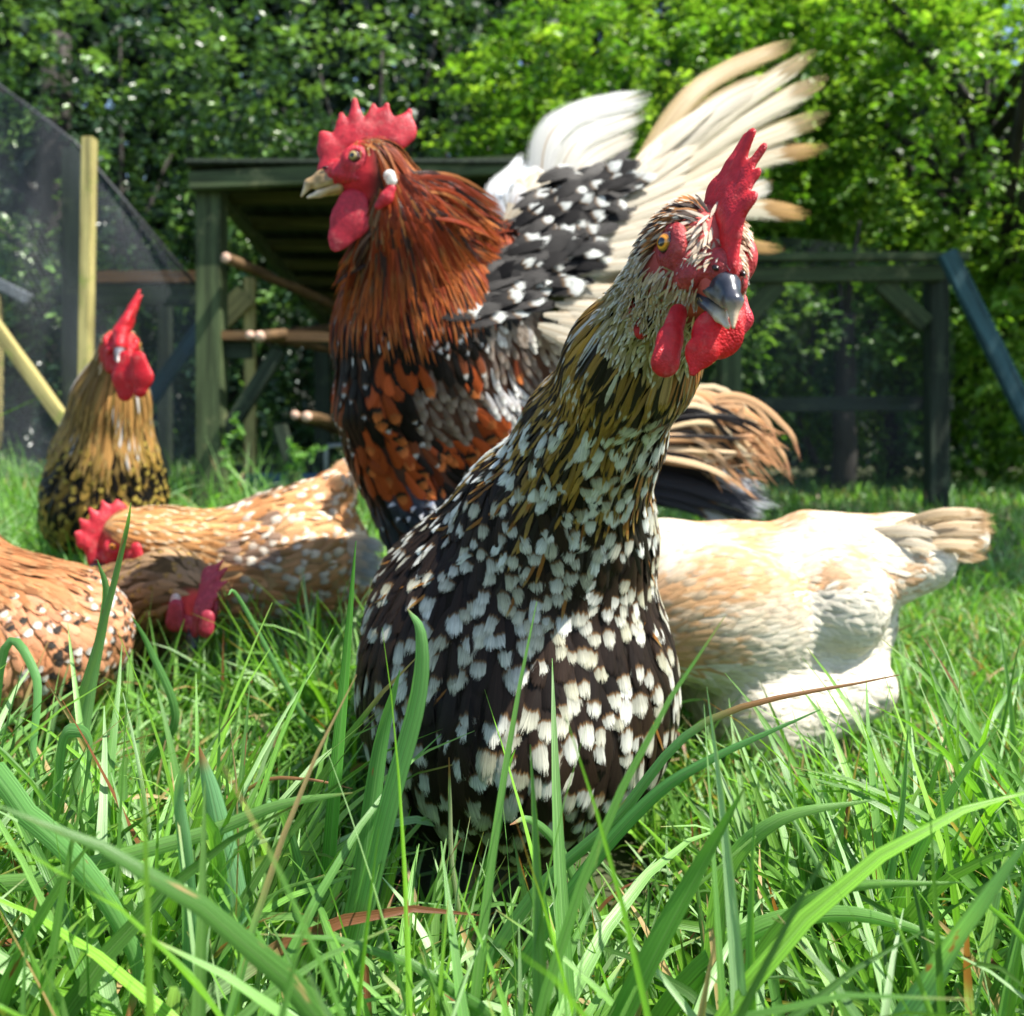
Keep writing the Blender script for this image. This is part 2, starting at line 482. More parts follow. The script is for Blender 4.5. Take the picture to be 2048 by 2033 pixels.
def head_parts(H, par, cfg, h=.0009):
    """face, beak, eyes, comb, wattles and earlobes in the head's own frame"""
    k = cfg.get
    red = A3(k('red', RED)); fred = A3(k('face_red', red))
    def rc(V):
        t = np.clip((V[:, 2]+.02)/.05, 0, 1)[:, None]; return red*(1-.15*t)+A3((.55, .06, .06))*.15*t
    xf = H.w
    # bare face skin, proud of the skull round each eye
    pr = []
    for sy in (1, -1):
        pr += [('e', (.0085, sy*.0142, .0015), (.0105, .0042, .0092), None), ('e', (.016, sy*.0095, -.005), (.010, .0042, .006), None),
               ('c', (.020, sy*.0075, -.0065), .0038, (.008, sy*.0135, -.0115), .0028), ('c', (.018, sy*.005, .001), .005, (.027, sy*.002, -.002), .004)]
    pr += [('e', (.024, 0, .001), (.0065, .006, .0062), None)]
    def eyehole(X):
        d = np.full(X.shape[:-1], 0.)
        for sy in (1, -1):
            q = np.sqrt(((X-np.array((.0092, sy*.0188, .0025)))**2).sum(-1)); d = np.maximum(d, np.clip(.0052-q, 0, .004)*1.2)
        return d
    face, _, _ = surf_obj('face', pr, .004, h/H.s if h/H.s > .0006 else .0006, M['skin'], par, lambda V: fred*(1+.25*np.sin(V[:, :1]*1900+V[:, 2:]*2600)*np.sin(V[:, 2:]*1700)), eyehole, xf)
    # eyes
    for sy in (1, -1):
        c = A3((.0092, sy*.0158, .0025)); ax = A3((.38, sy*.92, .05)); ax /= np.linalg.norm(ax)
        def ec(V, c=c, ax=ax):
            d = V-c; ca = (d@ax)/(np.linalg.norm(d, axis=1)+1e-9); ang = np.arccos(np.clip(ca, -1, 1))
            out = np.tile(A3(k('iris', (.75, .26, .02))), (len(V), 1))
            out[ang > .62] = A3(k('iris', (.75, .26, .02)))*.45
            out[ang < .40] = (.004, .004, .004); out[ang > .80] = (.05, .012, .01)
            return out
        surf_obj('eye', [('e', c, (.0043, .0043, .0043), None)], .001, .00035, M['eye'], par, ec, None, xf)
    # beak
    dk = A3(k('beak', (.035, .038, .05))); pale = A3(k('beak2', (.55, .42, .28)))
    def bc(V):
        t = np.clip((V[:, 0]-.038)/.006, 0, 1)*np.clip((-V[:, 2]-.006)/.006, 0, 1)
        e = np.clip((-V[:, 2]-.0085+np.sin(V[:, 0]*900)*.0006)/.002, 0, 1)*.55
        t = np.maximum(t, e)[:, None]; return dk*(1-t)+pale*t
    up = [('c', (.024, 0, -.0030), .0058, (.033, 0, -.0042), .0046), ('c', (.033, 0, -.0042), .0046, (.042, 0, -.0078), .0030),
          ('c', (.042, 0, -.0078), .0030, (.0478, 0, -.0158), .0007), ('c', (.026, .003, -.0075), .0032, (.037, .0008, -.0092), .0025), ('c', (.026, -.003, -.0075), .0032, (.037, -.0008, -.0092), .0025)]
    bs = k('bk', 1.0); b0 = np.array((.023, 0, -.006)); xb = lambda V: xf((V-b0)*bs+b0)
    bk, _, _ = surf_obj('beak', up, .002, .0006, M['horn'], par, bc, None, xb)
    lo = [('c', (.022, .0025, -.0125), .0034, (.036, .0005, -.0150), .0020), ('c', (.022, -.0025, -.0125), .0034, (.036, -.0005, -.0150), .0020), ('c', (.036, 0, -.015), .0022, (.0435, 0, -.0168), .0011)]
    def bl(V):
        t = np.clip((V[:, 0]-.030)/.008, 0, 1)[:, None]; return dk*1.5*(1-t)+A3((.62, .52, .38))*t
    as_base(bk); lb, _, _ = surf_obj('lower_beak', lo, .002, .0006, M['horn'], par, bl, None, xb)
    ns = []
    for sy in (1, -1): ns.append(('e', (.0300, sy*.0052, .0006), (.0022, .0011, .0011), None))
    for q in ns: sub(surf_obj('nostril', [q], .0005, .0004, M['horn'], par, lambda V: A3((.012, .006, .006)), None, xf)[0], bk)
    # comb: low ridge with rising points, thin across
    sc = k('comb', 1.0); lean = k('lean', 0.0); th = k('thick', 1.0)
    pts = k('points', [(.024, .030, .0), (.017, .040, .001), (.008, .050, .002), (-.003, .055, .0), (-.014, .050, -.001)])
    ridge = k('ridge', [(.029, .001), (.022, .013), (.012, .021), (0, .025), (-.014, .023)]); cr = k('cr', 1.0)
    cp = []
    for i in range(len(ridge)-1):
        a, b = ridge[i], ridge[i+1]; cp.append(('c', (a[0], 0, a[1]), .0075*cr, (b[0], 0, b[1]), .0075*cr))
    for x, z, yy in pts:
        bx = x*.75+.003; bz = .018
        zt = .02+(z-.02)*sc
        mid = (bx*.4+x*.6, yy*.3/0.5, .02+(zt-.02)*.55)
        cp += [('c', (bx, 0, bz), .0085*cr, mid, .0048*cr), ('c', mid, .0048*cr, (x, yy/0.5, zt), k('tip', .0018))]
    if k('blade'):
        for x, z, r in k('blade'): cp.append(('e', (x, 0, z), (r, .006, r*1.05), None))
    def sq(V):
        V = V.copy(); y = V[:, 1]*.5*th; V[:, 1] = y+lean*np.clip(V[:, 2]-.015, 0, 1)+np.sin(V[:, 0]*260)*.0005*sc; return V
    surf_obj('comb', cp, .003, .0011, M['skin'], par, rc, None, lambda V: xf(sq(V)))
    return face

def flap(name, par, pts, thick_dir, th, h, col=RED, k=.004):
    """a hanging skin flap: circles strung on points, flattened along thick_dir"""
    d = A3(thick_dir); d /= np.linalg.norm(d); C0 = A3(pts[0][0])
    def sqz(V, s): V = V-C0; return V+np.outer(V@d, d)*(s-1)+C0
    mr = max(r for _, r in pts); s = th/mr
    pr = []
    P0 = [(sqz(A3(p)[None], 1/s)[0], r) for p, r in pts]
    for i in range(len(P0)-1): pr.append(('c', P0[i][0], P0[i][1], P0[i+1][0], P0[i+1][1]))
    return surf_obj(name, pr, k, h, M['skin'], par, lambda V: A3(col), None, lambda V: sqz(V, s))[0]

def leg(par, hip, knee, hock, foot, s=1.0, col=(.35, .28, .16)):
    """feathered drumstick meets a bare shank; three toes forward, one back"""
    pr = [('c', A3(knee), .010*s, A3(hock), .0062*s), ('c', A3(hock), .0062*s, A3(foot), .0052*s)]
    f = A3(foot); d = A3(knee)-A3(hock); 
    fw = A3((hip[0]*0, -1, 0)) if False else None
    return pr
def legs(par, name_pts, facing, s=1.0, col=(.40, .30, .14)):
    fx = A3((*facing, 0)); fx /= np.linalg.norm(fx); sd = np.array((-fx[1], fx[0], 0))
    for knee, foot in name_pts:
        knee = A3(knee); foot = A3(foot); hock = (knee+foot)/2-fx*.022*s+np.array((0, 0, .006))
        pr = [('c', knee, .013*s, hock, .0062*s), ('c', hock, .0062*s, foot, .0050*s)]
        for a in (-.5, 0, .5):
            d = fx*math.cos(a)+sd*math.sin(a); t1 = foot+d*.026*s+np.array((0, 0, .003)); t2 = foot+d*.045*s+np.array((0, 0, -.003))
            pr += [('c', foot, .0048*s, t1, .0038*s), ('c', t1, .0038*s, t2, .0016*s)]
        pr.append(('c', foot, .0045*s, foot-fx*.022*s, .0018*s))
        surf_obj('leg', pr, .003, .0022, M['leg'], par, lambda V: A3(col))

GROUP = 'chickens standing and foraging in the grass'
def body(par, head, prims, k, h, colf, hk=.004): return surf_obj('body', [('g', head, hk), ('g', prims, k)], .012, h, M['body'], par, colf)
# ================================================================== the setting
M['soil'] = flat_material('soil', (.055, .060, .025), .95, 6, .4, .6, .01, color2=(.03, .045, .015))
gx = np.linspace(-1, 1, 121); gx = np.sign(gx)*np.abs(gx)**3*60
X, Y = np.meshgrid(gx, gx+3, indexing='ij')
Zg = -.012+.012*np.sin(X*3.1+.5)*np.cos(Y*2.7)
Zg = np.where(np.hypot(X, Y) > 12, -.01, Zg)
idx = np.arange(121*121).reshape(121, 121)
ground = new_mesh('ground', np.stack([X, Y, Zg], -1).reshape(-1, 3), np.stack([idx[:-1, :-1], idx[1:, :-1], idx[1:, 1:], idx[:-1, 1:]], -1).reshape(-1, 4), M['soil'])
ground['kind'] = 'structure'

M['green_wood'] = wood_material('green_stained_wood', (.075, .105, .045), (.16, .17, .08))
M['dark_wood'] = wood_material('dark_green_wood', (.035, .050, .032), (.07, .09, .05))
M['pale_wood'] = wood_material('pale_sunlit_wood', (.50, .43, .17), (.22, .27, .06))  # sunlit paleness of the left post is put into this colour
M['blue_wood'] = wood_material('blue_green_painted_wood', (.055, .13, .15), (.04, .09, .10))
M['olive_wood'] = wood_material('olive_stained_wood', (.075, .080, .016), (.05, .06, .015))
M['pole_wood'] = wood_material('bare_pole_wood', (.15, .085, .035), (.12, .09, .05))
M['cut_wood'] = wood_material('cut_end_wood', (.80, .52, .38), (.6, .4, .3))
M['grey_metal'] = flat_material('grey_metal', (.25, .28, .30), .45, 30)
M['blue_plastic'] = flat_material('blue_plastic', (.05, .12, .22), .4, 12)

def board(name, p0, p1, w_, t_, mat, par, up=(0, 0, 1), bev=.004):
    p0, p1 = Vector(p0), Vector(p1); d = (p1-p0); L = d.length; d.normalize()
    u = Vector(up); u = u-d*u.dot(d)
    if u.length < .1: u = Vector((0, 1, 0)); u = u-d*u.dot(d)
    u.normalize(); s = d.cross(u)
    bm = bmesh.new(); bmesh.ops.create_cube(bm, size=1)
    for v in bm.verts: v.co = Vector((v.co.x*L, v.co.y*w_, v.co.z*t_))
    bmesh.ops.bevel(bm, geom=bm.edges[:], offset=bev, segments=2, affect='EDGES')
    V = []; UV = []; sh = random.random()*5
    for v in bm.verts:
        V.append((p0+p1)/2+d*v.co.x+s*v.co.y+u*v.co.z); UV.append((v.co.x+sh, v.co.y+sh, v.co.z))
    F_ = [[v.index for v in f.verts] for f in bm.faces]; bm.free()
    return new_mesh(name, V, F_, mat, par, {'fuv': ('FLOAT_VECTOR', UV)}, smooth=False)
def pole(name, p0, p1, r, mat, par, cut=None):
    pts = [Vector(p0).lerp(Vector(p1), i/6)+Vector((0, 0, random.uniform(-1, 1)*r*.15)) for i in range(7)]
    V, F_ = tube(pts, [r*random.uniform(.92, 1.08) for _ in pts], 12)
    o = new_mesh(name, V, F_, mat, par, {'fuv': ('FLOAT_VECTOR', [(v.y*1+.3, v.x, v.z) for v in V])})
    if cut:
        d = (pts[0]-pts[1]).normalized()
        V, F_ = tube([pts[0]-d*.001, pts[0]+d*.004], [r*.93, r*.9], 14)
        as_base(o); e = new_mesh('cut_end', V, F_, cut, par, {'fuv': ('FLOAT_VECTOR', [tuple(v) for v in V])}); sub(e, o)
    return o

# --- timber shelter, left of centre
zt = lambda py, d: CZ-(py-HY)/F*d
sh = thing('shelter', 'dark green timber shelter with a low sloping roof behind the flapping rooster', 'shelter', (P(740, 850, 3.2).x, 3.6, 0))
D1, D2 = 3.0, 4.7
xl, xr = P(402, 0, D1).x, P(1240, 0, D1).x
ztf = zt(372, D1)
for x in (P(418, 0, D1).x, P(1210, 0, D1).x):
    board('post', (x, D1+.03, -.02), (x, D1+.03, ztf-.012), .088, .088, M['green_wood'], sh)
for x in (P(418, 0, D1).x+.05, P(1210, 0, D1).x): board('post', (x, D2-.1, -.02), (x, D2-.1, ztf-.26), .08, .08, M['dark_wood'], sh)
board('front_beam', (xl-.02, D1-.045, ztf), (xr, D1-.045, ztf+.075), .045, .062, M['green_wood'], sh)
board('roof', (0.5*(xl+xr), D1-.08, ztf+.065), (0.5*(xl+xr), D2, ztf-.20), xr-xl+.06, .018, M['dark_wood'], sh)
n_r = 7
for i in range(n_r):
    y = D1+.12+(D2-D1-.25)*i/(n_r-1); z = ztf+.03-.265*(y-D1+.08)/(D2-D1+.08)
    board('roof_batten', (xl+.03, y, z-.012), (xr-.03, y, z-.012), .05, .045, M['olive_wood'], sh)
board('side_rail', (P(418, 0, D1).x+.02, D1+.08, ztf-.02), (P(418, 0, D1).x+.06, D2-.15, ztf-.285), .04, .05, M['green_wood'], sh)
board('brace', P(432, 900, D1+.06), P(560, 700, D1+.06), .05, .05, M['dark_wood'], sh)
board('gusset', P(446, 690, D1+.05), P(505, 690, D1+.05), .03, .10, M['dark_wood'], sh)
board('rail', P(436, 672, 3.02), P(690, 676, 3.06), .045, .035, M['pole_wood'], sh)
board('rung_block', P(560, 850, 3.02), P(600, 990, 3.02), .05, .04, M['dark_wood'], sh)
board('low_board', P(440, 970, 3.9), P(1100, 950, 3.9), .03, .18, M['dark_wood'], sh)

# --- roosting poles inside the shelter: each one lies on the frame
for (a, b, r, lab) in ((P(452, 516, 2.9), P(700, 625, 3.9), .019, 'highest bare wooden roosting pole, its pale cut end against the shelter post'),
                   (P(520, 672, 2.85), P(760, 650, 4.1), .020, 'middle wooden roosting pole with a pale cut end, behind the rooster'),
                   (P(500, 672, 2.95), P(700, 705, 3.9), .017, 'thin wooden roosting pole just left of the middle one in the shelter'),
                   (P(614, 833, 2.9), P(730, 858, 3.6), .019, 'low wooden roosting pole nearest the rooster breast'),
                   (P(590, 830, 3.05), P(720, 880, 3.9), .017, 'lowest and leftmost short roosting pole near the ground')):
    t = thing('roosting_pole', lab, 'pole', a, 'roosting poles in the shelter')
    pole('pole', a, b, r, M['pole_wood'], t, M['cut_wood'])
t = thing('yellow_stake', 'short yellowish stake with a slanted board, seen under the upper roosting pole', 'stake', (P(500, 850, 3.6).x, 3.6, 0))
board('stake', P(500, 990, 3.6), P(500, 556, 3.6), .045, .03, M['pale_wood'], t)
board('slanted_board', P(440, 640, 3.57), P(492, 590, 3.57), .02, .10, M['pale_wood'], t)

# --- pale post at the left
t = thing('fence_post', 'pale weathered timber post standing alone in front of the black netting', 'post', (P(172, 0, 2.7).x, 2.7, 0))
board('post', (P(168, 0, 2.7).x-.004, 2.7, -.02), (P(179, 0, 2.7).x, 2.7, zt(276, 2.7)), .038, .036, M['pale_wood'], t)
# --- left pen frame
t = thing('pen_frame', 'dark timber pen frame with a diagonal pale strut at the left edge behind the netting', 'frame', (P(200, 0, 3.5).x, 3.5, 0))
x0 = P(150, 0, 3.5).x
board('post', (x0, 3.5, -.02), (x0, 3.5, zt(300, 3.5)), .08, .07, M['dark_wood'], t)
board('cross_rail', P(196, 556, 3.5), P(402, 556, 3.5), .05, .05, M['pole_wood'], t)
board('cross_rail', P(196, 590, 3.52), P(402, 590, 3.52), .04, .09, M['green_wood'], t)
board('strut', P(-40, 610, 3.1), P(150, 872, 3.1), .035, .045, M['pale_wood'], t)
board('brace', P(402, 655, 3.5), P(300, 800, 3.5), .04, .06, M['blue_wood'], t)
board('brace', P(60, 600, 3.45), P(-60, 540, 3.45), .03, .045, M['grey_metal'], t)
board('edge_post', P(-10, 900, 3.45), P(-4, 590, 3.45), .03, .05, M['pale_wood'], t)
board('back_post', P(250, 960, 4.2), P(250, 560, 4.2), .06, .06, M['dark_wood'], t)
board('back_post', P(330, 960, 4.4), P(330, 600, 4.4), .06, .06, M['dark_wood'], t)
# --- right pen frame
t = thing('pen_frame', 'dark green timber frame with arched braces and a blue-green sloping strut at the right', 'frame', (P(1700, 0, 3.4).x, 3.4, 0))
DR = 3.4
board('top_rail', P(1380, 516, DR), P(1935, 514, DR), .05, .032, M['green_wood'], t)
board('under_beam', P(1380, 552, DR+.04), P(1885, 548, DR+.04), .05, .062, M['green_wood'], t)
board('post', (P(1872, 0, DR+.1).x, DR+.1, -.02), (P(1872, 0, DR+.1).x, DR+.1, zt(530, DR+.1)), .08, .07, M['dark_wood'], t)
board('post', (P(1458, 0, DR+.1).x, DR+.1, -.02), (P(1458, 0, DR+.1).x, DR+.1, zt(530, DR+.1)), .09, .07, M['green_wood'], t)
board('strut', P(1893, 505, DR-.1), P(2090, 905, DR-.1), .035, .070, M['blue_wood'], t)
board('brace', P(1850, 650, DR+.06), P(1760, 565, DR+.06), .04, .075, M['green_wood'], t)
board('brace', P(1474, 650, DR+.06), P(1560, 565, DR+.06), .04, .075, M['green_wood'], t)
board('mid_rail', P(1380, 812, DR+.2), P(1905, 806, DR+.2), .04, .062, M['dark_wood'], t)

# --- netting
def net_material(th=.40):
    g = NG('black_netting')
    c = g.sep(g.attr('fuv').outputs['Vector'])
    a = g.math('ABSOLUTE', g.math('SUBTRACT', g.math('FRACT', g.math('MULTIPLY', c[0], 75)), .5))
    b = g.math('ABSOLUTE', g.math('SUBTRACT', g.math('FRACT', g.math('MULTIPLY', c[1], 75)), .5))
    al = g.math('GREATER_THAN', g.math('MAXIMUM', a, b), th)
    return g.out(g.bsdf((.055, .062, .072), .5, .4, None, 0, None, al))
M['net'] = net_material(); M['net_fine'] = net_material(.455)
def net(par, tops, bots, nx=40, ny=14, amp=.03, mat='net'):
    A = catmull([A3(p) for p in tops], nx); B = catmull([A3(p) for p in bots], nx)
    v = np.linspace(0, 1, ny)[:, None, None]; G = A[None]*(1-v)+B[None]*v
    U = np.linspace(0, 1, nx)[None, :]; VV = np.linspace(0, 1, ny)[:, None]
    G[..., 1] += amp*np.sin(U*21+VV*5)*np.sin(VV*3.1)+amp*.5*np.sin(U*9-VV*11)
    L = np.linalg.norm(A[-1]-A[0])
    uv = np.stack([np.broadcast_to(G[..., 0], G.shape[:2])+G[..., 2]*.3, G[..., 2]-G[..., 0]*.2, G[..., 1]], -1)
    i = np.arange(nx*ny).reshape(ny, nx)
    return new_mesh('net_sheet', G.reshape(-1, 3), np.stack([i[:-1, :-1], i[:-1, 1:], i[1:, 1:], i[1:, :-1]], -1).reshape(-1, 4), M[mat], par, {'fuv': ('FLOAT_VECTOR', uv.reshape(-1, 3))})
t = thing('netting', 'black bird netting sloping down across the left side behind the pale post', 'netting', P(100, 900, 3.25))
net(t, [P(-300, 10, 3.2), P(0, 172, 3.2), P(150, 285, 3.25), P(400, 580, 3.3)], [P(-300, 960, 3.2), P(0, 955, 3.2), P(150, 955, 3.25), P(400, 955, 3.3)])
V, F_ = tube([P(-300, 10, 3.2), P(0, 172, 3.2), P(150, 285, 3.25), P(400, 580, 3.3)], .006, 8)
new_mesh('edge_cord', V, F_, flat_material('cord', (.03, .035, .04), .6), t)
t = thing('netting', 'black bird netting hung on the dark frame at the right', 'netting', P(1650, 900, 3.5))
net(t, [P(1330, 470, 3.55), P(1600, 480, 3.55), P(1900, 516, 3.55)], [P(1330, 990, 3.55), P(1600, 990, 3.55), P(1900, 990, 3.55)], mat='net_fine')

# --- blue tray and grey stand near the shelter
t = thing('feed_trough', 'low blue trough lying in the grass under the shelter', 'trough', (P(570, 0, 3.3).x, 3.3, 0))
def trough(par):
    bm = bmesh.new(); w0, d0, h0 = .17, .09, .12
    bmesh.ops.create_cube(bm, size=1)
    for v in bm.verts: v.co = Vector((v.co.x*w0*2*(1 if v.co.z > 0 else .85), v.co.y*d0*2*(1 if v.co.z > 0 else .8), (v.co.z+.5)*h0+.06))
    top = [f for f in bm.faces if f.normal.z > .9]
    r = bmesh.ops.inset_region(bm, faces=top, thickness=.012); top = [f for f in bm.faces if f.normal.z > .9 and f not in r['faces']]
    for f in top:
        for v in f.verts: v.co.z -= .09
    bmesh.ops.bevel(bm, geom=bm.edges[:], offset=.004, segments=2, affect='EDGES')
    o = Vector((P(570, 0, 3.3).x, 3.3, 0)); V = [v.co+o for v in bm.verts]; F_ = [[v.index for v in f.verts] for f in bm.faces]; bm.free()
    new_mesh('tray', V, F_, M['blue_plastic'], par, smooth=False)
trough(t)
t = thing('wire_stand', 'small grey metal hoop stand beside the rooster in the shelter', 'stand', (P(680, 0, 3.2).x, 3.2, 0))
V, F_ = tube([P(652, 1010, 3.2), P(652, 905, 3.2), P(656, 892, 3.2), P(700, 890, 3.2), P(720, 894, 3.2), P(722, 1010, 3.2)], .009, 8); new_mesh('hoop', V, F_, M['grey_metal'], t)

# ------------------------------------------------------------------ leaves
def leaf_material(name, rough, trans, spec=.5):
    g = NG(name)
    c = g.attr('cb').outputs['Color']; uv = g.sep(g.attr('fuv').outputs['Vector'])
    uu = g.math('ABSOLUTE', g.math('SUBTRACT', uv[0], .5))
    vein = g.ramp(uu, 0, .05, .25, 0)
    col = g.mix(vein, c, g.mix(.5, c, (.3, .4, .12)))
    return g.out(g.bsdf(col, rough, spec, None, trans, g.mix(1.0, col, (1.25, 1.35, .5), 'MULTIPLY')))
M['leaf_dark'] = leaf_material('glossy_dark_leaf', .30, .28, .6)
M['leaf_bright'] = leaf_material('bright_leaf', .42, .45)
M['leaf_hedge'] = leaf_material('hedge_leaf', .5, .2)
M['bark'] = flat_material('bark', (.045, .040, .034), .9, 14, .45, .8, .01, (1, 1, .25))

def leaf_mesh(name, O, D, N, L, W, Cc, mat, par):
    """two-sided folded leaves: 6 points each"""
    n = len(O); D = D/np.linalg.norm(D, axis=1, keepdims=True)
    S = np.cross(N, D); S /= np.linalg.norm(S, axis=1, keepdims=True)+1e-9; N = np.cross(D, S)
    L = L[:, None]; W = W[:, None]
    pts = [O, O+D*L*.35-S*W*.5+N*W*.15, O+D*L*.7-S*W*.36+N*W*.1, O+D*L-N*L*.12, O+D*L*.7+S*W*.36+N*W*.1, O+D*L*.35+S*W*.5+N*W*.15]
    V = np.stack(pts, 1).reshape(-1, 3); b = (np.arange(n)*6)[:, None]
    Q = np.concatenate([b+np.array([0, 3, 2, 1]), b+np.array([0, 5, 4, 3])])
    uvb = np.array([(.5, 0, 0), (0, .35, 0), (.1, .7, 0), (.5, 1, 0), (.9, .7, 0), (1, .35, 0)])
    return new_mesh(name, V, Q, mat, par, {'cb': ('FLOAT_COLOR', np.repeat(Cc, 6, 0)), 'fuv': ('FLOAT_VECTOR', np.tile(uvb, (n, 1)))})
def tree(label, base, blobs, n_spray, per, leafL, colors, mat, seed, spray_len=.5, droop=.35, trunk_r=.07, limbs=6, name='tree', group='trees beyond the pen', shell=.55):
    r = np.random.default_rng(seed)
    t = thing(name, label, 'tree', base, group); base = A3(base)
    blobs = [(A3(c), A3(q)) for c, q in blobs]
    vol = np.array([q.prod()**(2/3) for _, q in blobs]); vol /= vol.sum()
    bi = r.choice(len(blobs), n_spray, p=vol)
    C = np.array([blobs[i][0] for i in bi]); Rr = np.array([blobs[i][1] for i in bi])
    dr = r.normal(size=(n_spray, 3)); dr /= np.linalg.norm(dr, axis=1, keepdims=True)
    rad = (shell+(1-shell)*r.random(n_spray)**.6)[:, None]
    S0 = C+Rr*dr*rad
    d = dr*.8+r.normal(0, .45, (n_spray, 3)); d[:, 2] -= droop*.6; d /= np.linalg.norm(d, axis=1, keepdims=True)
    ln = spray_len*r.uniform(.5, 1.25, n_spray)
    s = np.tile(np.linspace(.05, 1, per), n_spray); ii = np.repeat(np.arange(n_spray), per)
    O = S0[ii]+d[ii]*(ln[ii]*s)[:, None]; O[:, 2] -= droop*(ln[ii]*s**2)
    O += r.normal(0, leafL*.35, O.shape)
    side = np.cross(d[ii], np.array((0, 0, 1.))); side /= np.linalg.norm(side, axis=1, keepdims=True)+1e-9
    sg = np.where(np.arange(len(ii)) % 2, 1, -1)[:, None]
    D = d[ii]*.7+side*sg*.9+r.normal(0, .35, O.shape); D[:, 2] -= .25
    N = np.tile((0, 0, 1.), (len(ii), 1))+r.normal(0, .55, O.shape)
    cs = np.array(colors); tone = r.random(n_spray)[ii]; ci = np.clip((tone*len(cs)).astype(int), 0, len(cs)-1)
    Cc = cs[ci]*r.uniform(.75, 1.25, (len(ii), 1))
    L = leafL*r.uniform(.5, 1.35, len(ii))*r.uniform(.7, 1.35, n_spray)[ii]
    leaf_mesh('crown', O, D, N, L, L*.55, Cc, mat, t)
    # trunk and limbs, one continuous mesh of tapering tubes
    cc = sum(c for c, _ in blobs)/len(blobs); V = []; F_ = []
    def add(pts, rd):
        v, f = tube(pts, rd, 9); o = len(V); V.extend(v); F_.extend([[k+o for k in q] for q in f])
    top = np.array((cc[0], cc[1], cc[2]+.3)); mid = (base+top)/2+np.array((r.normal(0, .12), r.normal(0, .1), 0))
    add([Vector(x) for x in catmull([base-np.array((0, 0, .1)), mid, top], 9)], np.linspace(trunk_r, trunk_r*.35, 9))
    for k in range(limbs*len(blobs)):
        c, q = blobs[k % len(blobs)]; dd = r.normal(size=3); dd /= np.linalg.norm(dd); e = c+q*dd*.75
        s0 = base+(top-base)*r.uniform(.35, .9); add([Vector(x) for x in catmull([s0, (s0+e)/2+np.array((0, 0, .12)), e], 7)], np.linspace(trunk_r*.45, .008, 7))
    new_mesh('trunk', V, F_, M['bark'], t)
    return t
DK = [(.024, .060, .030), (.038, .088, .038), (.052, .12, .042), (.15, .28, .07)]
BR = [(.09, .21, .025), (.17, .33, .040), (.28, .44, .070), (.14, .27, .035)]
tree('dark glossy evergreen tree filling the top left corner behind the netting', (-3.0, 6.6, 0), [((-3.0, 6.3, 2.3), (1.5, 1.0, 1.3)), ((-2.2, 6.2, 1.1), (1.2, .8, .9)), ((-3.6, 6.4, .9), (1.1, .7, .8))], 1050, 24, .060, DK, M['leaf_dark'], 1)
tree('dark evergreen tree with glittering leaves above the shelter roof', (-.9, 6.4, 0), [((-1.0, 6.0, 2.5), (1.4, .9, 1.0)), ((-.6, 6.2, 1.4), (1.3, .8, .7)), ((-1.4, 6.4, .8), (1.2, .6, .7))], 900, 24, .056, DK, M['leaf_dark'], 2)
tree('bright green leafy tree behind the raised rooster wing', (1.2, 5.9, 0), [((.95, 5.4, 2.3), (1.15, .8, 1.0)), ((.5, 5.2, 1.85), (.75, .5, .42)), ((1.6, 5.4, 1.65), (1.0, .6, .6)), ((1.7, 5.9, .9), (.8, .5, .5))], 1900, 26, .050, BR, M['leaf_bright'], 3, .42, .30)
tree('bright green leafy tree at the right edge above the sloping strut', (3.1, 5.4, 0), [((2.7, 5.0, 2.0), (1.0, .8, 1.0)), ((3.2, 4.6, .95), (.75, .6, .75)), ((2.2, 5.3, 1.2), (.7, .5, .5)), ((1.95, 5.3, 2.9), (.8, .6, .5)), ((2.45, 2.3, 2.65), (1.15, .9, .55))], 2900, 26, .048, BR, M['leaf_bright'], 4, .40, .45)  # last crown blob is added overhead, out of view, to shade the right-hand grass
tree('small shaded bush inside the right frame under the bright trees', (1.9, 4.9, 0), [((1.65, 4.6, .92), (.6, .3, .20)), ((1.2, 4.8, .62), (.45, .3, .25)), ((2.3, 5.0, .35), (.6, .3, .3))], 420, 18, .05, [BR[0], DK[3], DK[2]], M['leaf_bright'], 5, .3, .3, .03, 3, 'bush')
# far dense row: hedging that reads as one mass
def hedge(n, seed):
    r = np.random.default_rng(seed)
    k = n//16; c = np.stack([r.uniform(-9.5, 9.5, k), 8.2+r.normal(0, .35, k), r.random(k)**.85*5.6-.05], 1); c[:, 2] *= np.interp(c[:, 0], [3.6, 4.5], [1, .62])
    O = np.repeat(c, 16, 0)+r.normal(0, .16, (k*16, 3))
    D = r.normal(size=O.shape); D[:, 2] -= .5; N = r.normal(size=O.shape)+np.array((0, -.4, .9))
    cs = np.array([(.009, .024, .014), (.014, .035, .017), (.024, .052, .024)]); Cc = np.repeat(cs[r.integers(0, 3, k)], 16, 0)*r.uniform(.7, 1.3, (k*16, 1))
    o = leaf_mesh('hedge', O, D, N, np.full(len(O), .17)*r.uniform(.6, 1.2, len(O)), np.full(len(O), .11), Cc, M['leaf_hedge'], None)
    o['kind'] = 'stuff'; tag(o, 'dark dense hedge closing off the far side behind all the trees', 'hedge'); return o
hedge(110000, 9)
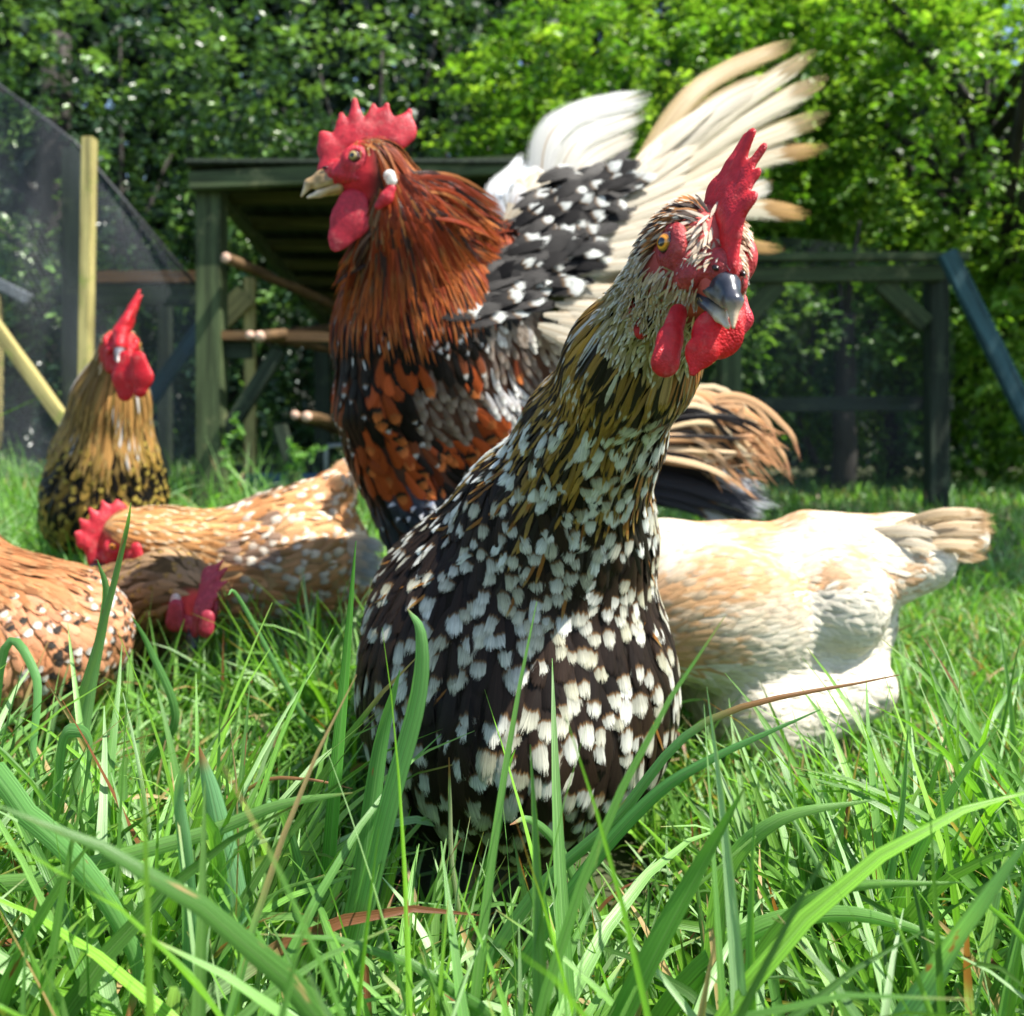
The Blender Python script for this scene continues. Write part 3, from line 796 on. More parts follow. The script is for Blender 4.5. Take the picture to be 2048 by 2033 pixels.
# tree trunks standing in the shade
for (px, d, r_, h_, lab) in ((105, 6.95, .13, 3.6, 'thick dark tree trunk behind the netting at the left'), (1682, 4.4, .055, 1.0, 'slim bluish tree trunk under the right frame'), (1775, 5.2, .07, 1.3, 'dark tree trunk beside the post of the right frame')):
    b = P(px, 0, d); b.z = 0; t = thing('tree', lab, 'tree trunk', b, 'bare trunks in the shade')
    V, F_ = tube([Vector((b.x+random.gauss(0, .012)+.03*i/6, d+random.gauss(0, .01), -.05+h_*i/6)) for i in range(7)], [r_*(1.2-.35*i/6) for i in range(7)], 14); new_mesh('trunk', V, F_, M['bark'], t)
    for k in range(4):
        s0 = Vector((b.x+.02, d, h_*random.uniform(.5, .9))); e = s0+Vector((random.uniform(-.5, .5), random.uniform(-.2, .3), random.uniform(.3, .7)))
        v, f = tube([s0, (s0+e)/2+Vector((0, 0, .05)), e], [r_*.4, r_*.25, .006], 8); new_mesh('branch', v, f, M['bark'], t)
# climbing weed by the shelter post
M['weed'] = leaf_material('weed_leaf', .45, .35)
t = thing('climbing_weed', 'pale green curling weed growing up beside the shelter post', 'weed', (P(505, 0, 2.9).x, 2.9, 0))
stems = [[P(530, 1010, 2.88), P(500, 975, 2.88), P(462, 940, 2.88), P(455, 895, 2.88), P(478, 862, 2.88), P(466, 835, 2.88)], [P(560, 1000, 2.9), P(575, 950, 2.9), P(600, 925, 2.9), P(640, 900, 2.9)], [P(590, 1000, 2.9), P(600, 930, 2.9), P(580, 890, 2.9)]]
V, F_ = [], []; O = []; D = []
for s_ in stems:
    c = catmull([A3(p) for p in s_], 24); v, f = tube([Vector(x) for x in c], np.linspace(.006, .0025, 24), 7); o_ = len(V); V += v; F_ += [[i+o_ for i in q] for q in f]
    for i in range(8, 24):
        for _ in range(2): O.append(c[i]); D.append(rng.normal(size=3)+np.array((0, -.3, .2)))
new_mesh('stem', V, F_, flat_material('weed_stem', (.20, .32, .12), .5), t)
O, D = np.array(O), np.array(D); leaf_mesh('leaves', O, D, rng.normal(size=O.shape)+np.array((0, -.6, .5)), np.full(len(O), .032), np.full(len(O), .018), np.tile((.16, .34, .07), (len(O), 1)), M['weed'], t)
# ================================================================== birds
BLK, WHT = (.008, .0065, .0058), (.70, .70, .68)
def px_of(p): return 1024+p[0]*F/p[1], HY-(p[2]-CZ)*F/p[1]
def down(base): return lambda V: A3(base)
def headcol(H, base, red=(.5, .05, .05)):
    def f(V):
        L = H.l(V); C = np.tile(A3(base), (len(V), 1))
        m = np.clip((.030-np.sqrt(((L-np.array((.018, 0, -.004)))**2).sum(1)))/.006, 0, 1)[:, None]
        return C*(1-m)+A3(red)*m
    return f

# ------------------------------------------------------------------ front hen
def front_hen():
    t = thing('hen', 'black and white spangled hen with golden neck standing closest, staring at the lens', 'hen', (.0, .66, 0), GROUP)
    H = Head(P(1393, 506, .388), 11, 24, 9, 1.20)
    spine = [P(1383, 490, .40), P(1268, 750, .48), P(1172, 900, .545), P(1095, 1080, .62), P(1035, 1250, .80), P(1030, 1200, .98)]
    prims = [('c', P(1372, 545, .405), .0225, P(1264, 725, .475), .0315), ('c', P(1264, 725, .475), .0315, P(1182, 880, .54), .040),
        ('c', P(1182, 880, .54), .040, P(1102, 1080, .61), .070), ('c', P(1102, 1080, .61), .072, P(1028, 1235, .66), .110),
        ('e', P(1036, 1360, .70), (.114, .19, .108), None), ('e', P(1036, 1365, .615), (.113, .09, .120), None),
        ('c', P(1032, 1200, .86), .075, P(1032, 1120, 1.0), .03)]
    b, V, Q = body(t, H.body_prims(), prims, .02, .0032, headcol(H, (.012, .009, .007), (.50, .10, .09)))
    head_parts(H, t, dict(bk=.94, comb=.76, lean=.17, thick=.95, cr=.66, tip=.0026, face_red=(.52, .055, .055), ridge=[(.029, .001), (.023, .012), (.014, .020), (.005, .024), (-.004, .024)], points=[(.024, .027, .001), (.017, .037, .0022), (.010, .048, .0030), (.003, .053, -.0006), (-.004, .051, .0024)], iris=(.85, .33, .02)))
    vd = (-.25, 1, .1)
    flap('wattle', t, [(P(1356, 628, .372), .0044), (P(1340, 680, .366), .0054), (P(1331, 724, .364), .0068)], vd, .0024, .0009)
    flap('wattle', t, [(P(1452, 640, .366), .0085), (P(1435, 668, .362), .0100), (P(1402, 705, .360), .0060), (P(1386, 745, .360), .0018)], (.3, 1, .1), .0024, .0009, (.75, .015, .02))
    flap('earlobe', t, [(P(1274, 585, .41), .0028), (P(1276, 625, .41), .0042), (P(1282, 665, .41), .0036)], (-.5, 1, 0), .0030, .0010)
    flap('earlobe', t, [(P(1482, 600, .39), .0030), (P(1484, 640, .388), .0045), (P(1466, 676, .386), .0040)], (.8, 1, 0), .0032, .0010, (.55, .03, .05))
    fl = spine_flow(spine, .12)
    neck_top = A3(P(1383, 512, .388))
    def style(p, n):
        L = H.l(p); r = random.random(); px, py = px_of(p)
        x, y, z = p
        hd = math.dist(p, neck_top)
        if hd < .040 and L[0] > -.012-.2*max(0, -L[2]-.01):
            e = math.hypot((L[0]-.0095), (L[2]-.0020))
            if e < .0068 and abs(L[1]) > .008: return None
            if L[0] > .026 and L[2] > -.012 and abs(L[1]) < .011: return None
            if abs(L[1]) < .0040 and L[2] > .010 and L[0] > -.010: return None
            if abs(L[1]) < .006 and L[2] < -.012 and L[0] > .014: return None
            lt = L[1] > .001
            low = L[2] < -.004-.25*(L[0]-.006) or (L[0] > .014 and L[2] < .004)
            if low:
                return dict(o0=.0020, len=.0085, w=.00070, cb=jit(mixc((.62, .50, .34), (.42, .30, .18), random.random()), .2), ct=WHT, ts=.8, rows=4, cols=1, lift=.38, prof='long', mess=.3, roll=.5) if r < .9 else None
            if e < .0085 and r < .5: return None
            c = mixc((.78, .66, .52), (.55, .28, .12), (vnoise(p, .006)-.35)*1.6) if lt else mixc((.06, .04, .03), (.48, .20, .05), (vnoise(p, .004)-.48)*4)
            if not lt and (L[0] > .012 or r > .85): c = mixc(c, (.66, .56, .44), .8)
            return dict(len=.0105, w=.0011, cb=jit(c), ct=(.8, .74, .62), ts=.72 if r < .3 else 1.5, rows=4, cols=2, lift=.42, prof='long', mess=.22, roll=.3)
        if hd < .062 and z > .33:
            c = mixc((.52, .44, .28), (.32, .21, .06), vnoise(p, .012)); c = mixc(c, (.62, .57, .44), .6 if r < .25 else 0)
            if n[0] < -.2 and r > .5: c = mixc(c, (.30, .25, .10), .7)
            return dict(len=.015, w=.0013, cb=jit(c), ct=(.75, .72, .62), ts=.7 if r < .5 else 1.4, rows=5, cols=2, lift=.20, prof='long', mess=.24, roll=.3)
        # golden hackle, thinning into the black breast
        g = (z-.275)/.085+(vnoise(p, .03)-.5)*1.1
        throat = n[0] > .05 and n[1] < 0 and z > .335
        if g > r*.95:
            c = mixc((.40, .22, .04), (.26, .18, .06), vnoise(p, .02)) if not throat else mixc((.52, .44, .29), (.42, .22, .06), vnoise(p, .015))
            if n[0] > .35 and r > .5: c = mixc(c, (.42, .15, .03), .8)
            if r < .32: c = A3((.030, .024, .018))
            if r > .94: c = A3((.56, .55, .48))
            big = random.random() < .26 and z < .38
            if big: return dict(len=.028, w=.0048, cb=jit(BLK), ct=jit((.68, .70, .66), .06), ts=.55, rows=7, cols=4, lift=.09, mess=.14, roll=.2)
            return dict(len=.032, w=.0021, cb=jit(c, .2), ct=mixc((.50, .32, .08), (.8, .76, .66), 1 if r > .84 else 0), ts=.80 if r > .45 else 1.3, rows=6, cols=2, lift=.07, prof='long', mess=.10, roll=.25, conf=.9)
        # spangled breast and body
        sz = min(1, max(0, (.33-z)/.13)); ln = .028+.012*sz; w_ = .0062+.0034*sz
        base = jit(mixc(BLK, (.030, .017, .010), vnoise(p, .02)), .2)
        q = random.random()
        if q < .035+.10*(1-sz): return dict(len=ln*1.0, w=.0017, cb=jit((.24, .10, .022), .25), ct=(.42, .26, .08), ts=.8, rows=6, cols=2, lift=.095, prof='long', mess=.13, roll=.2)
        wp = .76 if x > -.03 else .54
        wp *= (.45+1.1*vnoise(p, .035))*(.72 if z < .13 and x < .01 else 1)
        white = random.random() < wp
        tipc = mixc((.64, .64, .60), (.42, .40, .28), random.random()*.9)
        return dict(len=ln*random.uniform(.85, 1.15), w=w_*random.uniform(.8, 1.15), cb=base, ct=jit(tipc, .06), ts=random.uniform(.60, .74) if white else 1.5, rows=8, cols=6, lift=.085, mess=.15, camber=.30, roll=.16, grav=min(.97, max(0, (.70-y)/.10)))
    def spacing(C):
        z = C[:, 2]
        s = np.interp(z, [.05, .22, .29, .37, .40], [.0108, .0092, .0066, .0040, .0032])
        d = np.linalg.norm(C-neck_top, axis=1); s = np.where(d < .042, .0017, s); s = np.where((z > .33) & (d >= .042) & (d < .066), .0026, s)
        return s
    plumage('plumage', V, Q, t, fl, style, spacing, 11, M['feather'])
    # folded wings and tail
    for sx in (-1, 1):
        fe = Feathers()
        for i in range(16):
            k = i/15; a = A3((sx*.098, .70+.03*k, .225-.075*k)); e = A3((sx*(.060-.02*k), .93-.03*k, .20-.05*k)); m = (a+e)/2+np.array((sx*.022, 0, 0))
            fe.path([a, m, e], .014, (sx, 0, .3), jit(BLK), WHT, rows=8, ts=.9, cols=4)
        fe.build('wing', M['flight'], t)
    fe = Feathers()
    for i in range(12):
        k = (i-5.5)/5.5; fe.path([A3((0, .86, .17)), A3((.012*k, .93, .20)), A3((.045*k, 1.0, .235-abs(k)*.02))], .015, (k, -.6, 1), jit(BLK), WHT, rows=8, ts=.85)
    fe.build('tail', M['flight'], t)
    legs(t, [(P(1000, 1700, .66), (-.035, .63, .0)), (P(1085, 1700, .66), (.045, .66, .0))], (.2, -1))
front_hen()

# ------------------------------------------------------------------ red-necked rooster, wings raised
def rooster():
    t = thing('rooster', 'rust-red necked rooster flapping its raised cream wings, seen in profile', 'rooster', (-.12, .98, 0), GROUP)
    H = Head(P(742, 336, .86), -84, 6, -2, 1.50)
    spine = [P(735, 330, .86), P(800, 430, .89), P(850, 600, .93), P(960, 800, 1.02), P(1250, 880, 1.15)]
    prims = [('c', P(760, 345, .865), .028, P(812, 450, .89), .044), ('c', P(812, 450, .89), .044, P(850, 600, .94), .080),
        ('e', P(845, 690, .955), (.098, .085, .105), None), ('c', P(850, 650, .96), .088, P(1000, 790, 1.05), .085), ('c', P(1000, 700, 1.03), .075, P(1250, 860, 1.14), .045),
        ('c', P(1020, 500, 1.0), .035, P(960, 640, .98), .06),
        ('c', P(790, 820, .955), .066, P(825, 985, .965), .032), ('c', P(945, 830, 1.0), .070, P(950, 985, 1.01), .034), ('c', P(880, 800, 1.0), .085, P(900, 900, 1.02), .06), ('c', P(800, 900, .985), .060, P(850, 1090, 1.0), .040), ('c', P(930, 900, 1.02), .065, P(940, 1090, 1.03), .040)]
    b, V, Q = body(t, H.body_prims(), prims, .025, .0045, headcol(H, (.06, .03, .02), (.5, .03, .04)))
    head_parts(H, t, dict(comb=.74, thick=.9, red=(.62, .03, .05), iris=(.45, .33, .12), beak=(.30, .20, .09), beak2=(.62, .48, .28),
        points=[(.030, .026, 0), (.016, .044, 0), (.006, .056, 0), (-.006, .050, 0), (-.015, .049, .001), (-.030, .043, 0)],
        cr=.9, blade=[(-.010, .031, .0085), (-.024, .024, .0095), (.026, .014, .0085), (.016, .022, .007)]), .0013)
    flap('wattle', t, [(P(705, 410, .845), .016), (P(700, 440, .845), .020), (P(680, 475, .845), .012), (P(672, 492, .845), .006)], (.1, 1, 0), .0045, .0016, (.62, .03, .055))
    flap('wattle', t, [(P(735, 405, .88), .014), (P(725, 440, .88), .018), (P(705, 470, .88), .010)], (.1, 1, 0), .0045, .0016, (.55, .02, .05))
    flap('earlobe', t, [(P(779, 352, .824), .0060), (P(783, 362, .824), .0055)], (.1, 1, 0), .004, .0012, (.80, .78, .72))
    flap('earlobe', t, [(P(782, 378, .824), .005), (P(773, 396, .824), .006), (P(757, 412, .826), .004)], (.1, 1, 0), .004, .0014, (.60, .03, .05))
    fl = spine_flow(spine, .30)
    hc = A3(P(742, 338, .86))
    def style(p, n):
        L = H.l(p); r = random.random(); px, py = px_of(p)
        if L[0] > -.004 and math.dist(p, hc) < .058:
            if L[2] > .008 and L[0] < .012 and abs(L[1]) > .004: return dict(len=.014, w=.0011, cb=jit((.35, .12, .03)), ct=(.6, .45, .25), ts=.8, rows=4, cols=2, lift=.2, prof='long', mess=.15)
            return None
        if (py < 600-.57*max(0, px-830) and px < 1060) or math.dist(p, hc) < .085:
            c = mixc((.36, .060, .012), (.12, .022, .010), vnoise(p, .014)); c = mixc(c, (.50, .18, .05), .6 if r > .8 else 0)
            if r < .18: c = A3((.04, .02, .015))
            return dict(len=.055+.02*r, w=.0019, cb=jit(c, .22), ct=(.52, .14, .03), ts=.80 if r > .4 else 1.5, rows=7, cols=2, lift=.06, prof='long', mess=.09, conf=.72, sag=.15, roll=.3)
        u, v_ = px, py
        gry = math.hypot(u-880, v_-800) < 70 or (u > 930 and 560 < v_ < 800 and vnoise(p, .03) > .45)
        rust = 715+25*math.sin(u*.03) < v_ < 960 and vnoise(p, .035) > .38+.25*(u < 715)
        wht = math.hypot((u-1000)/40, (v_-770)/45) < 1 or (u > 960 and vnoise(p, .02) > .70)
        if v_ > 965: return dict(len=.034, w=.007, cb=jit((.035, .040, .055), .3), ct=(.45, .5, .6), ts=.8 if r < .15 else 1.5, lift=.1, mess=.2)
        if wht: return dict(len=.032, w=.0055, cb=jit((.40, .39, .39), .2), ct=WHT, ts=.7, lift=.11, mess=.2)
        if gry: return dict(len=.030, w=.0050, cb=jit((.13, .10, .085), .25), ct=(.24, .20, .17), ts=.6, lift=.10, mess=.18, rows=6, cols=3)
        if rust:
            return dict(len=.040, w=.0095, cb=jit((.34, .065, .015), .25), ct=jit((.52, .15, .04)) if r < .7 else A3(BLK), ts=.7 if r < .5 else 1.5, band=1. if r < .3 else 0, lift=.11, mess=.22, roll=.25)
        if v_ < 700 and u < 830 and r < .35: return dict(len=.030, w=.0018, cb=jit((.20, .06, .02)), ct=(.6, .6, .6), ts=1.5 if r < .2 else .6, lift=.12, mess=.2, prof='long', cols=2)
        if r < .12: return dict(len=.036, w=.006, cb=jit((.18, .05, .02)), ct=WHT, ts=.82, lift=.1, mess=.18)
        return dict(len=.036, w=.0072, cb=jit(BLK, .3), ct=(.60, .62, .65), ts=.84 if r < .26 else 1.5, lift=.09, mess=.16)
    def spacing(C):
        d = np.linalg.norm(C-hc, axis=1); s = np.full(len(C), .0105); s = np.where(C[:, 2] > .47, .0050, s); return np.where(d < .06, .0036, s)
    plumage('plumage', V, Q, t, fl, style, spacing, 12, M['feather'])
    # hackle cape: long loose strands over the shoulders
    fe = Feathers(); skin_ = BVHTree.FromPolygons([tuple(v) for v in V], [tuple(q) for q in Q]); eye_ = Vector((0, 0, CZ))
    def lay(q, off):                       # rest a strand point on the neck, off metres above it
        hit = skin_.ray_cast(eye_, (q-eye_).normalized())
        if hit[0] is None: return q
        return hit[0]-(q-eye_).normalized()*off
    for i in range(1500):
        k = random.random(); a = P(752+75*k+random.gauss(0, 3), 395-75*k*.7+random.gauss(0, 6)+150*random.random()**1.6, .845+random.gauss(0, .012))
        tx = 672+345*k+random.gauss(0, 7); ty = max(650-150*max(0, k-.35)/.65+random.uniform(-120, 14), px_of(a)[1]+50)
        if random.random() < .40: tx = (px_of(a)[0]+tx)/2; ty = (px_of(a)[1]+ty)/2+30
        dep = .862+random.gauss(0, .010)+.05*abs(k-.4)
        e = P(tx, ty, dep); m = P((px_of(a)[0]+tx)/2+random.gauss(0, 4), (px_of(a)[1]+ty)/2-22*k+random.gauss(0, 4), dep-.016)
        a, m, e = lay(a, .004), lay(m, .0085+random.random()*.003), lay(e, .008+random.random()*.004)
        q = random.random(); c = mixc((.31, .048, .012), (.13, .022, .010), random.random()); c = mixc(c, (.52, .20, .06), .7 if q < .12 else 0)
        if q > .80: c = A3((.045, .022, .018))
        if k < .22 and random.random() < .6: c = mixc((.10, .05, .035), (.26, .14, .08), random.random())
        fe.path([a, m, e], random.uniform(.0014, .0032), (random.gauss(0, .2), -1, .1), jit(c, .2), jit((.42, .105, .025)), rows=9, cols=2, prof='long', ts=.75 if random.random() < .6 else 1.5)
    fe.build('hackle', M['hackle'], t)
    # near wing
    P0_ = P
    def wing(par, spec, coverts, spots, d_off, ox):
        P = lambda x, y, d: P0_(x, y, d+.00032*(x-ox)+.00024*(450-y))
        fe = Feathers()
        for (rx, ry, mx, my, nx_, d, s_) in coverts:
            fe.path([P(rx, ry, d), P((rx+mx)/2, (ry+my)/2-4, d-.006), P(mx, my, d)], s_, (.1, -1, .25), jit((.62, .56, .44), .07), (.44, .30, .15), rows=10, cols=4, prof='long', ts=1.5, band=.6 if nx_ else 0)
        w_ = fe.build('wing', M['flight'], par); as_base(w_)
        for (rx, ry, cx, cy, mx, my, wd, d, cb, ct, ts) in spec:
            f1 = Feathers(); f1.path([P(rx, ry, d), P(cx, cy, d-.012), P(mx, my, d+d_off)], wd*1.05, (.12, -1, .3), jit(cb, .05), ct, rows=22, cols=6, prof='blade', ts=ts, camber=.22, band=.85)
            sub(f1.build('flight_feather', M['flight'], par), w_)
        f3 = Feathers()
        for (cx, cy, ex, ey, wd, n) in spots:
            for _ in range(n):
                k = random.random(); q = random.gauss(0, .5); a = A3(P(cx+(ex-cx)*k+q*wd*.8, cy+(ey-cy)*k+q*wd*.6, 1.0-.012+random.gauss(0, .004)+d_off*.3))
                di = A3(P(ex, ey, 1.0))-A3(P(cx, cy, 1.0)); di /= np.linalg.norm(di); di = di+np.array((.35, 0, -.25))+rng.normal(0, .15, 3)
                wt = random.random() < .38; f3.path([a, a+di*.024+np.array((0, -.002, 0)), a+di*.052], random.uniform(.007, .0115), (random.gauss(0, .12), -1, .2), jit((.006, .005, .0045), .3), (.66, .68, .66), rows=6, ts=random.uniform(.62, .8) if wt else 1.5, camber=.02, roll=random.gauss(0, .08))
        sub(f3.build('covert_feathers', M['feather'], par), w_)
    CR, TN = (.60, .54, .40), (.42, .27, .11)
    prim_ = [(1235, 395, 1400, 175, 1592, 80, .0165, 1.02, (.55, .40, .20), (.60, .42, .20), .85),
             (1238, 400, 1430, 215, 1560, 150, .021, 1.018, (.60, .55, .44), TN, .95), (1240, 405, 1440, 235, 1632, 100, .017, 1.024, CR, (.42, .32, .16), .80),
             (1242, 420, 1440, 270, 1656, 152, .020, 1.028, CR, (.45, .33, .16), .82), (1240, 440, 1440, 310, 1658, 225, .020, 1.032, (.66, .58, .42), (.36, .28, .12), .80),
             (1240, 460, 1440, 345, 1600, 285, .021, 1.03, CR, TN, .9), (1238, 480, 1450, 335, 1655, 292, .017, 1.036, CR, (.46, .28, .10), .74),
             (1230, 500, 1440, 400, 1545, 360, .022, 1.034, (.60, .56, .48), TN, .95), (1225, 520, 1450, 420, 1622, 425, .018, 1.04, CR, (.46, .27, .10), .72),
             (1210, 540, 1400, 450, 1500, 450, .022, 1.036, (.60, .56, .48), TN, .95), (1200, 560, 1400, 490, 1570, 497, .013, 1.046, CR, (.40, .24, .09), .70),
             (1190, 570, 1330, 520, 1440, 540, .022, 1.036, (.58, .54, .45), TN, .95), (1170, 600, 1290, 570, 1380, 600, .022, 1.036, (.58, .54, .45), TN, .95)]
    cov = []
    for i in range(75):
        k = random.random(); rx, ry = 1250-160*k, 350+320*k; ang = math.radians(-44+66*k+random.gauss(0, 4)); ln = random.uniform(120, 270)*(1-.3*k)
        off = random.uniform(-30, 40); rx += off*math.cos(ang); ry += off*math.sin(ang)
        cov.append((rx, ry, rx+ln*math.cos(ang), ry+ln*math.sin(ang), random.random() < .5, 1.002+random.gauss(0, .003), random.uniform(.008, .013)))
    wing(t, prim_, cov, [(985, 575, 1215, 355, 42, 210), (940, 610, 1120, 490, 55, 130), (880, 640, 1010, 540, 40, 60)], .02, 1150)
    far = [(1080, 440, 1110, 255, 1302, 185, .024, 1.12, (.62, .61, .58), WHT, 1.5), (1090, 450, 1150, 290, 1290, 222, .020, 1.115, (.60, .58, .52), WHT, 1.5),
           (1095, 460, 1165, 330, 1275, 262, .018, 1.11, (.56, .53, .46), WHT, 1.5), (1075, 470, 1140, 370, 1220, 320, .018, 1.105, (.58, .58, .57), WHT, 1.5),
           (1010, 435, 990, 380, 1060, 320, .014, 1.10, (.66, .70, .76), WHT, 1.5), (1015, 440, 1010, 370, 1045, 305, .008, 1.105, (.70, .72, .76), WHT, 1.5), (1020, 445, 1040, 380, 1090, 325, .012, 1.10, (.72, .72, .72), WHT, 1.5)]
    cv2 = [(1040+random.gauss(0, 18), 440+random.gauss(0, 18), 1080+random.gauss(0, 20), 350+random.gauss(0, 15), True, 1.095, .011) for _ in range(14)]
    wing(t, far, cv2, [(1020, 460, 1100, 370, 30, 36)], .02, 1100)
    # tail
    fe = Feathers()
    for i in range(130):
        k = random.random(); d = 1.2+random.gauss(0, .02)
        a = P(1240+random.gauss(0, 10), 850+60*k, d-.03); e = P(1430+random.uniform(0, 175)*(1-.35*k), 905+random.uniform(-60, 70)*(1)+30*k, d); m = P((px_of(a)[0]+px_of(e)[0])/2+30, min(px_of(a)[1], px_of(e)[1])-55+85*k+random.gauss(0, 12), d-.02)
        c = mixc((.74, .60, .38), (.58, .30, .14), random.random()); 
        if random.random() < .22: c = A3(BLK)
        fe.path([a, m, e], random.uniform(.0022, .0060), (0, -1, .3), jit(c, .12), jit((.62, .32, .16)), rows=16, cols=3, prof='long', ts=.8)
    for (my, ex, ey) in ((790, 1602, 925), (800, 1560, 905), (812, 1512, 905), (850, 1585, 965)):
        fe.path([P(1300, 830, 1.17), P(1470, my, 1.17), P(ex-30, ey-70, 1.17), P(ex, ey, 1.17)], .0052, (0, -1, .2), (.70, .42, .22), (.62, .30, .16), rows=22, cols=3, prof='long', ts=.8)
    tl = fe.build('tail', M['hackle'], t); as_base(tl); fe = Feathers()
    for i in range(40):
        k = i/39; d = 1.22+random.gauss(0, .015); a = P(1220, 900+80*k, d-.02); e = P(1480+random.uniform(0, 85)-60*abs(k-.4), 985+70*k+random.gauss(0, 8), d); m = P(1370, 915+95*k, d-.02)
        fe.path([a, m, e], .013, (0, -1, .35), jit((.022, .024, .030)), (.40, .42, .46), rows=12, cols=4, prof='blade', ts=1.5 if random.random() < .7 else .7)
    sub(fe.build('dark_tail_feathers', M['feather'], t), tl)
    # hock tufts
    fe = Feathers()
    for i in range(30):
        a = P(835+random.gauss(0, 14), 975+random.gauss(0, 12), .945); d = rng.normal(0, .35, 3)+np.array((.1, 0, -1)); fe.path([a, A3(a)+d*.012, A3(a)+d*.03], .004, (0, -1, .2), jit((.28, .32, .42)), (.7, .72, .76), rows=6, ts=.8)
    fe.build('hock_tuft', M['feather'], t)
    legs(t, [(P(850, 1090, 1.0), (-.10, .99, 0)), (P(940, 1090, 1.03), (-.05, 1.03, 0))], (-1, -.2), 1.5, (.30, .30, .32))
rooster()

# ------------------------------------------------------------------ the others share one recipe
def bird(kind, label, cat, H, cfg, prims, spine, style, spacing, seed, basecol, flaps, legpts, facing, ls=1.1, tail=None, grav=.2, k=.03, h=.006):
    t = thing(kind, label, cat, (A3(legpts[0][1])+A3(legpts[1][1]))/2*np.array((1, 1, 0)), GROUP)
    b, V, Q = body(t, H.body_prims(), prims, k, h, headcol(H, basecol))
    head_parts(H, t, cfg, .0016)
    for nm, pts, th in flaps: flap(nm, t, pts, (.15, 1, 0), th, .0016, cfg.get('red', RED) if nm != 'white_lobe' else (.7, .6, .55))
    plumage('plumage', V, Q, t, spine_flow(spine, grav), lambda p, n: style(p, n, H), spacing, seed, M['feather'])
    legs(t, legpts, facing, ls)
    if tail:
        fe = Feathers(); tail(fe); fe.build('tail', M['flight'], t)
    return t
def skip_face(p, H, r=.030): 
    L = H.l(p); return L[0] > .0 and math.dist(L, (.016, 0, -.004)) < r*.8

# buff rooster, far left
def st(p, n, H):
    if skip_face(p, H): return None
    L = H.l(p); r = random.random(); px, py = px_of(p)
    if math.dist(L, (0, 0, 0)) < .03: return dict(len=.016, w=.0014, cb=jit((.66, .52, .30)), ct=WHT, ts=1.5, rows=4, cols=2, lift=.15, prof='long')
    if p[2] > .345+(vnoise(p, .04)-.5)*.07:
        c = mixc((.40, .25, .06), (.16, .10, .04), vnoise(p, .02)); c = mixc(c, (.58, .30, .10), .7 if n[0] > .1 and r < .6 else 0); c = mixc(c, (.62, .60, .58), .8 if r > .90 else 0)  # sun side put into the colour: right-facing hackles go brighter tan
        return dict(len=.075, w=.0034, cb=jit(c, .2), ct=(.62, .40, .14), ts=.8, rows=7, cols=2, lift=.05, prof='long', mess=.09, conf=.85)
    c = BLK if r < .72 else (.35, .22, .05)
    return dict(len=.034, w=.0075, cb=jit(c, .25), ct=jit((.42, .32, .07)), ts=.72 if r < .6 else 1.5, lift=.10, mess=.18)
bird('rooster', 'golden-necked rooster with tall red comb standing upright at the far left', 'rooster', Head(P(243, 692, 1.36), 22, 6, 4, 1.50),
     dict(comb=1.15, lean=.30, thick=1.7, cr=1.1, red=(.62, .012, .025), iris=(.5, .25, .05), beak=(.12, .12, .13), beak2=(.6, .55, .5)),
     [('c', P(238, 700, 1.37), .030, P(222, 800, 1.40), .052), ('c', P(222, 800, 1.40), .052, P(212, 900, 1.43), .080), ('e', P(212, 990, 1.47), (.098, .11, .105), None), ('e', P(212, 1020, 1.60), (.09, .16, .09), None)],
     [P(243, 680, 1.36), P(222, 800, 1.4), P(212, 930, 1.45), P(212, 1000, 1.8)], st, lambda C: np.where(C[:, 2] > .34, .0085, .011), 21, (.14, .09, .03),
     [('wattle', [(P(250, 720, 1.30), .014), (P(248, 755, 1.30), .020), (P(250, 785, 1.30), .014)], .006), ('wattle', [(P(276, 720, 1.29), .013), (P(284, 755, 1.29), .018), (P(280, 780, 1.29), .012)], .006), ('earlobe', [(P(222, 700, 1.33), .012), (P(224, 735, 1.33), .011)], .006)],
     [((P(170, 1120, 1.5)), (P(170, 0, 1.5).x, 1.5, 0)), ((P(250, 1120, 1.5)), (P(250, 0, 1.5).x, 1.5, 0))], (.2, -1), 1.5)

# tan speckled hen pecking, left middle
def tail_a(fe):
    for i in range(22):
        k = i/21; a = P(640, 1010+50*k, 1.20+random.gauss(0, .006)); e = P(705-5*k+random.gauss(0, 5), 918+150*k, 1.22+.02*random.gauss(0, 1)); fe.path([a, (A3(a)+A3(e))/2+np.array((0, -.01, .012)), e], .013, (.3, -1, .4), jit((.66, .40, .22), .12), WHT, rows=8, ts=.8)
    for i in range(10):
        a = P(640, 1060+6*i, 1.17); e = P(770+random.gauss(0, 10), 1090+9*i, 1.14); fe.path([a, (A3(a)+A3(e))/2+np.array((0, -.012, 0)), e], .011, (0, -1, .5), jit((.72, .60, .45)), WHT, rows=8, ts=.7)
def st(p, n, H):
    if skip_face(p, H): return None
    r = random.random(); v = vnoise(p, .03); px, py = px_of(p)
    if px < 420: c = mixc((.58, .32, .13), (.40, .17, .05), v); return dict(len=.030, w=.0030, cb=jit(c, .2), ct=(.74, .58, .38), ts=.7 if r < .6 else 1.5, rows=5, cols=2, lift=.09, prof='long', mess=.12)
    c = mixc((.52, .22, .075), (.66, .38, .19), v); sp = r < .6
    if 430 < px < 520 and py < 1130: c = mixc(c, (.14, .12, .11), .7*(v > .45))  # shadow across the neck, painted as darker feathers
    return dict(len=.034, w=.0075, cb=jit(c, .15), ct=jit(mixc(c, (.88, .80, .68), .75), .06), ts=random.uniform(.50, .72) if sp else 1.5, band=.0, lift=.11, mess=.20, roll=.25)
